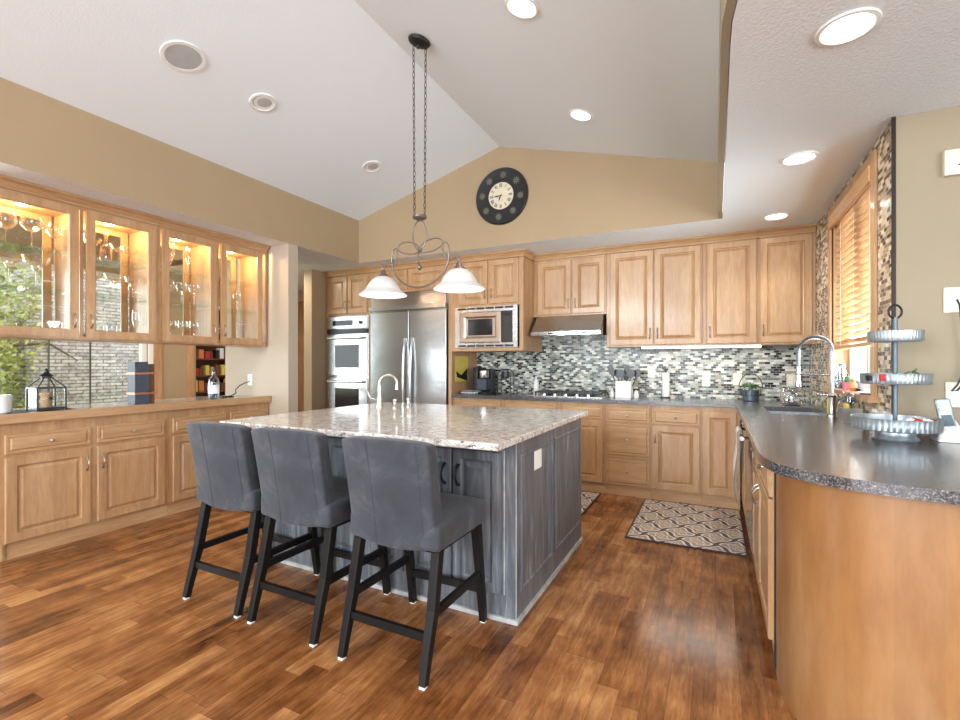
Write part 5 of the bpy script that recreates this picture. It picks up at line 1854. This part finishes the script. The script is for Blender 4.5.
def make_stool():
    t = thing('bar_stool', 'x', 'bar stool', (0, 0, 0), 'grey bar stools at the island')
    W, zs, zt = .435, .625, .940
    # seat: front at +y, rear at y=.07; origin on the floor between rear feet
    mb = MB()
    n = 8
    vs = []
    x0, x1, y0, y1, z0, z1 = -W / 2 - .004, W / 2 + .020, .06, .505, .50, zs
    grid = []
    for j in range(n + 1):
        for i in range(n + 1):
            u, v = i / n, j / n
            crownz = .022 * math.sin(PI * u) ** .5 * math.sin(PI * min(1, v * 1.0)) ** .5 if 0 < u < 1 and 0 < v < 1 else 0
            vs.append((x0 + (x1 - x0) * u, y0 + (y1 - y0) * v, z1 - .018 + crownz))
    N1 = len(vs)
    ring = [i for i in range(n + 1)] + [(n + 1) * j + n for j in range(1, n + 1)] + [(n + 1) * n + i for i in range(n - 1, -1, -1)] + [(n + 1) * j for j in range(n - 1, 0, -1)]
    fs = []
    for j in range(n):
        for i in range(n):
            a = j * (n + 1) + i
            fs.append((a, a + 1, a + n + 2, a + n + 1))
    low = []
    for r_ in ring:
        x, y, z = vs[r_]
        low.append(len(vs))
        vs.append((x, y, z0))
    L_ = len(ring)
    for k in range(L_):
        fs.append((ring[k], low[k], low[(k + 1) % L_], ring[(k + 1) % L_]))
    fs.append(tuple(low))
    s_ = obj('seat', MB().add(vs, fs), 'velvet', t, bevel=.018, seg=3)
    for p in s_.data.polygons:
        p.use_smooth = True
    # back: slightly bowed plan, leaning backwards, slightly wider at the top
    nu, nv = 14, 10
    vs, fs = [], []
    for side in (0, 1):
        for j in range(nv + 1):
            v = j / nv
            z = .485 + (zt - .485) * v
            yb = .055 - .075 * v ** 1.2       # rear face line
            wv = W * (.985 + .015 * v)
            for i in range(nu + 1):
                u = i / nu * 2 - 1
                bow = .022 * (u * u)          # sides come forward
                zz = z - (.010 * (abs(u) ** 6) if j == nv else 0) + (.006 * (1 - u * u) if j == nv else 0) + (.018 * u * u if j == 0 else 0)
                y = yb + bow + (.072 if side else 0)
                vs.append((wv / 2 * u, y, zz))
    S = (nu + 1) * (nv + 1)
    for j in range(nv):
        for i in range(nu):
            a = j * (nu + 1) + i
            fs.append((a, a + 1, a + nu + 2, a + nu + 1))
            fs.append((S + a, S + a + nu + 1, S + a + nu + 2, S + a + 1))
    for i in range(nu):
        fs.append((i, S + i, S + i + 1, i + 1))
        a = nv * (nu + 1) + i
        fs.append((a, a + 1, S + a + 1, S + a))
    for j in range(nv):
        a = j * (nu + 1)
        fs.append((a, a + nu + 1, S + a + nu + 1, S + a))
        a = j * (nu + 1) + nu
        fs.append((a, S + a, S + a + nu + 1, a + nu + 1))
    b_ = obj('backrest', MB().add(vs, fs), 'velvet', t, bevel=.011, seg=3)
    for p in b_.data.polygons:
        p.use_smooth = True
    # stitched seams on the rear face
    for u in (-.30, .78):
        pts = []
        for j in range(nv + 1):
            v = j / nv
            wv = W * (.985 + .015 * v)
            pts.append((wv / 2 * u, .055 - .075 * v ** 1.2 + .022 * u * u - .0006, .487 + (zt - .489) * v))
        obj('seam', MB().tube(pts, .0010, 5), 'velvet', b_, smooth=True)
    # legs
    hw_ = .205
    for sx in (-1, 1):
        mb = MB().bar((sx * (hw_ - .004), .115, .505), (sx * hw_, .07, .27), .040, .040).bar((sx * hw_, .07, .27), (sx * hw_, .0, .008), .040, .040, .031, .031)
        l = obj('leg', mb, 'black_wood', t, bevel=.003)
        obj('glide', B(sx * hw_ - .012, sx * hw_ + .012, -.012, .012, 0, .009), 'white_plastic', l)
        mb = MB().bar((sx * (hw_ - .004), .455, .505), (sx * hw_, .525, .008), .042, .042, .032, .032)
        l = obj('leg', mb, 'black_wood', t, bevel=.003)
        obj('glide', B(sx * hw_ - .012, sx * hw_ + .012, .513, .537, 0, .009), 'white_plastic', l)
        obj('stretcher', MB().bar((sx * hw_, .063, .25), (sx * hw_, .492, .25), .02, .034), 'black_wood', t)
    obj('stretcher', MB().bar((-hw_, .045, .17), (hw_, .045, .17), .02, .034, side=(0, 1, 0)), 'black_wood', t)
    obj('stretcher', MB().bar((-hw_, .502, .17), (hw_, .502, .17), .02, .034, side=(0, 1, 0)), 'black_wood', t)
    obj('seat_frame', B(-.215, .215, .09, .47, .485, .505), 'black_wood', t)
    return t


stool = make_stool()
stool.location = (-1.215, 1.53, 0)
stool['label'] = 'grey velvet bar stool nearest the camera, rightmost of the three'
dup(stool, (-1.805, 1.545, 0), 0.0, 'grey velvet bar stool in the middle of the three at the island')
dup(stool, (-2.32, 1.55, 0), 0.0, 'grey velvet bar stool at the left corner of the island')

# ================================================================== RUGS
for k, (x0, x1, y0, y1, lab) in enumerate(((-.588, .188, 3.50, 4.56, 'brown and cream lattice rug on the floor before the sink counter'),
                                           (-1.9, -.985, 3.86, 4.56, 'matching lattice rug half hidden behind the island'))):
    t = thing('kitchen_rug', lab, 'rug', ((x0 + x1) / 2, (y0 + y1) / 2, 0), 'patterned kitchen rugs')
    obj('pile', B(x0 + .012, x1 - .012, y0 + .012, y1 - .012, .001, .011), 'rug', t, bevel=.003)
    obj('border', MB().hollow(lambda u, v, q: (x0 + u, y0 + v, .001 + q), x1 - x0, y1 - y0, .011, 0, .009, .001), 'rug_edge', t)

# ================================================================== CHANDELIER
cx, cy = -1.745, 2.60
czl = APZ + slope * (cx - APX)
t = thing('island_pendant', 'two-shade iron scroll pendant light hanging over the island', 'pendant light', (cx, cy, czl))
mb = MB().lathe([(.068, 0), (.075, -.008), (.068, -.022), (.04, -.032), (.012, -.036), (.008, -.055), (.001, -.058)], (0, 0, 0), 28)
R0 = Matrix.Rotation(-math.atan(slope), 3, 'Y')
mb.v = [tuple(R0 @ Vector(v) + Vector((cx, cy, czl - .002))) for v in mb.v]
obj('canopy', mb, 'iron_dark', t, smooth=True)
hubz = 2.215
for sx in (-1, 1):
    mb = MB()
    xt, xb = cx + sx * .048, cx + sx * .04
    zt_, zb_ = czl - .03 + sx * .048 * slope, hubz + .02
    nl = 31
    for k in range(nl):
        f = (k + .5) / nl
        zc_ = zt_ + (zb_ - zt_) * f
        xc = xt + (xb - xt) * f
        hl = (zt_ - zb_) / nl * .5 + .0035
        pts = []
        for a in range(12):
            an = 2 * PI * a / 12
            w_ = .0075 * math.cos(an)
            h_ = hl * math.sin(an)
            pts.append((xc + (w_ if k % 2 else 0), cy + (0 if k % 2 else w_), zc_ + h_))
        mb.tube(pts, .0022, 5, True)
    obj('chain', mb, 'iron_dark', t, smooth=True)
obj('hub', MB().lathe([(.004, .022), (.024, .018), (.046, .012), (.046, -.006), (.03, -.014), (.016, -.02), (.001, -.022)], (cx, cy, hubz), 24), 'iron', t, smooth=True)
mb = MB()
# ring with an open top
mb.tube([(cx + x, cy, z) for x, z in arc(0, 1.955, .225, 164, 376, 40, .20)], .0065, 8)
# curls where the ring opens
for s in (-1, 1):
    mb.tube([(cx + s * x, cy, z) for x, z in [(.216, 2.01), (.204, 2.028), (.188, 2.03), (.178, 2.015), (.176, 1.99), (.182, 1.965), (.200, 1.93), (.216, 1.905)]], .005, 8)
# bow loops
knz = 2.0
lp = []
for i in range(25):
    tt = 2 * PI * i / 24
    lp.append((.052 * math.sin(tt), knz + .097 * (1 - math.cos(tt))))
mb.tube([(cx + x * (1 + .2 * (z - knz)), cy, z) for x, z in lp[:-1]], .005, 8, True)
for s in (-1, 1):
    pts = []
    for i in range(24):
        tt = 2 * PI * i / 24
        l_ = .088 * (1 - math.cos(tt))
        pts.append((cx + s * l_, cy, knz + .16 * l_ + .042 * math.sin(tt) * (1.15 if math.sin(tt) > 0 else .75)))
    mb.tube(pts, .005, 8, True)
obj('scroll_frame', mb, 'iron', t, smooth=True)
mb = MB()
tw = []
for i in range(40):
    f = i / 39
    tw.append((cx + .010 * math.sin(f * 12) * (1 - f * .3), cy + .010 * math.cos(f * 12), knz - .10 * f))
mb.tube(tw, .004, 6)
mb.lathe([(.001, -.135), (.016, -.122), (.016, -.108), (.006, -.098), (.004, -.09)], (cx, cy, knz), 12)
mb.lathe([(.012, -.012), (.018, 0), (.012, .012)], (cx, cy, knz), 10)
obj('finial', mb, 'iron', t, smooth=True)
for s in (-1, 1):
    sx_ = cx + s * .298
    obj('arm', MB().tube([(cx + s * .215, cy, 1.905), (cx + s * .24, cy, 1.915), (cx + s * .275, cy, 1.925), (sx_, cy, 1.895)], .006, 8), 'iron', t, smooth=True)
    obj('socket_cup', MB().lathe([(.001, .075), (.007, .06), (.010, .05), (.007, .04), (.016, .03), (.02, .012), (.034, .0), (.038, -.012)], (sx_, cy, 1.858), 18), 'iron', t, smooth=True)
    prof = [(.036, 1.848), (.054, 1.842), (.078, 1.824), (.098, 1.798), (.112, 1.772), (.117, 1.758), (.127, 1.752), (.146, 1.738), (.164, 1.724),
            (.161, 1.720), (.143, 1.733), (.123, 1.747), (.109, 1.767), (.093, 1.795), (.073, 1.819), (.051, 1.836), (.036, 1.842)]
    sh = obj('lamp_shade', MB().lathe(prof + [prof[0]], (sx_, cy, 0), 40), 'shade', t, smooth=True)
    obj('bulb', MB().lathe([(.001, 1.785), (.02, 1.793), (.026, 1.81), (.016, 1.835), (.012, 1.855)], (sx_, cy, 0), 14), 'lamp_on', sh, smooth=True)
    l = bpy.data.lights.new('pendant_bulb', 'POINT')
    l.energy = 3.5
    l.color = (1, .9, .78)
    l.shadow_soft_size = .05
    o = bpy.data.objects.new('pendant_bulb', l)
    o.location = (sx_, cy, 1.71)
    COL.objects.link(o)

# ================================================================== CLOCK
kx, kz, kr = -1.922, 2.93, .283
t = thing('wall_clock', 'large round black wall clock with cream dial on the gable wall', 'clock', (kx, GY, kz))
ky = GY - .002
obj('rim_disc', MB().lathe([(kr, 0), (kr, -.022), (kr - .008, -.03), (kr - .02, -.028), (.16, -.022), (.001, -.022)], (kx, ky, kz), 56, 'y'), 'black', t, smooth=True)
M['olive'] = plain('olive_relief', srgb(98, 96, 78), 0.6)
for k in range(8):
    mb = MB()
    a = k * PI / 4 + .12
    c0 = Vector((kx + .208 * math.sin(a), ky - .0285, kz + .208 * math.cos(a)))
    for j in range(9):
        b = j * 2 * PI / 9
        p = c0 + Vector((math.cos(b), 0, math.sin(b))) * .022
        e = Vector((-math.sin(b), 0, math.cos(b))) * .007
        q = c0 + Vector((math.cos(b), 0, math.sin(b))) * .042
        mb.add([c0, p + e, q, p - e], [(0, 1, 2, 3)])
    obj('floral_relief', mb, 'olive', t)
M['dial'] = plain('cream_dial', srgb(214, 204, 178), 0.5)
obj('dial', MB().lathe([(.134, 0), (.134, -.008), (.128, -.009), (.001, -.009)], (kx, ky - .023, kz), 48, 'y'), 'dial', t)


def strokes(txt, R, ang, h, w):
    """roman numeral drawn as bars on the dial, reading outwards"""
    mb = MB()
    wid = {'I': .4, 'V': .95, 'X': .95}
    tot = sum(wid[c] for c in txt)
    x = -tot / 2
    segs = []
    for c in txt:
        ww = wid[c]
        if c == 'I':
            segs.append(((x + ww / 2, 0), (x + ww / 2, 1)))
        elif c == 'V':
            segs.append(((x + .1, 1), (x + ww / 2, 0)))
            segs.append(((x + ww / 2, 0), (x + ww - .1, 1)))
        else:
            segs.append(((x + .1, 1), (x + ww - .1, 0)))
            segs.append(((x + .1, 0), (x + ww - .1, 1)))
        x += ww
    for (a0, b0), (a1, b1) in segs:
        def P(a, b):
            lx, lz = a * h * .55, R - h / 2 + b * h
            return Vector((kx + lx * math.cos(ang) + lz * math.sin(ang), ky - .0335, kz - lx * math.sin(ang) + lz * math.cos(ang)))
        mb.bar(P(a0, b0), P(a1, b1), w, .0015, side=(0, 1, 0)) if False else mb.bar(P(a0, b0), P(a1, b1), .0015, w, side=(0, 1, 0))
    return mb


for k, txt in enumerate(('XII', 'I', 'II', 'III', 'IIII', 'V', 'VI', 'VII', 'VIII', 'IX', 'X', 'XI')):
    obj('numeral', strokes(txt, .104, k * PI / 6, .036, .0036), 'black', t)


def hand(ang, L_, w):
    s_, c_ = math.sin(ang), math.cos(ang)
    y = ky - .037
    def P(a, b, dy=0):
        return (kx + a * c_ + b * s_, y + dy, kz - a * s_ + b * c_)
    pts = [(-.002, -.02), (-w, L_ * .55), (-.002, L_ * .62), (0, L_), (.002, L_ * .62), (w, L_ * .55), (.002, -.02)]
    vs = [P(a, b) for a, b in pts] + [P(a, b, .002) for a, b in pts]
    n_ = len(pts)
    fs = [tuple(range(n_)), tuple(range(2 * n_ - 1, n_ - 1, -1))] + [(i, (i + 1) % n_, n_ + (i + 1) % n_, n_ + i) for i in range(n_)]
    return MB().add(vs, fs)


obj('hour_hand', hand(math.radians(202), .068, .007), 'black', t)
obj('minute_hand', hand(math.radians(266), .100, .006), 'black', t)

# ================================================================== CEILING FIXTURES


def on_vault(x, side):
    if side == 'l':
        s_ = (APZ - zl) / (APX - LX)
        return APZ + s_ * (x - APX), -math.atan(s_)
    if side == 'r':
        return APZ + slope * (x - APX), -math.atan(slope)
    return CZ, 0


def can(x, y, side, lit, label, power=0):
    z, rot = on_vault(x, side)
    t = thing('recessed_light', label, 'ceiling light', (0, 0, 0), 'recessed ceiling lights')
    obj('trim_ring', MB().lathe([(.072, -.001), (.095, -.001), (.093, -.008), (.080, -.010), (.072, -.004), (.072, -.001)], (0, 0, 0), 32), 'white_paint', t, smooth=True)
    obj('lamp', MB().lathe([(.074, -.0015), (.068, -.0035), (.001, -.0045)], (0, 0, 0), 28), 'lamp_on' if lit else 'lamp_off', t, smooth=True)
    if not lit:
        obj('baffle', MB().lathe([(.073, -.002), (.073, -.006), (.050, -.0055), (.050, -.003)], (0.006, 0.008, 0), 28), 'white_paint', t, smooth=True)
    t.location = (x, y, z)
    t.rotation_euler = (0, rot, 0)
    if power:
        l = bpy.data.lights.new('downlight', 'SPOT')
        l.energy = power
        l.spot_size = math.radians(120)
        l.spot_blend = .8
        l.color = (1, .97, .91)
        l.shadow_soft_size = .07
        o = bpy.data.objects.new('downlight', l)
        o.location = (x, y, z - .03)
        COL.objects.link(o)


can(.414, 2.07, 'f', True, 'lit recessed light nearest the camera in the low right ceiling', 16)
can(.429, 3.26, 'f', True, 'lit recessed light in the low ceiling beside the sink window', 20)
can(.431, 4.46, 'f', True, 'lit recessed light in the low ceiling above the corner cabinets', 20)
can(-.928, 2.36, 'r', True, 'lit recessed light at the top edge of the right vault slope', 24)
can(-.929, 3.59, 'r', True, 'lit recessed light in the right vault slope near the clock', 8)
can(-2.96, 2.375, 'l', False, 'unlit recessed light in the left vault slope beside the round speaker')
can(-2.971, 3.61, 'l', False, 'unlit recessed light in the left vault slope near the gable wall')
z, rot = on_vault(-2.962, 'l')
t = thing('ceiling_speaker', 'round grey ceiling speaker in the left vault slope', 'speaker', (-2.962, 1.80, z))
t.rotation_euler = (0, 0, 0)
a = obj('speaker_ring', MB().lathe([(.10, -.001), (.125, -.001), (.122, -.008), (.10, -.008), (.10, -.001)], (0, 0, 0), 40), 'white_paint', smooth=True)
b = obj('grille', MB().lathe([(.101, -.002), (.10, -.006), (.001, -.007)], (0, 0, 0), 40), 'grille', smooth=True)
for q in (a, b):
    q.parent = t
t.rotation_euler = (0, rot, 0)
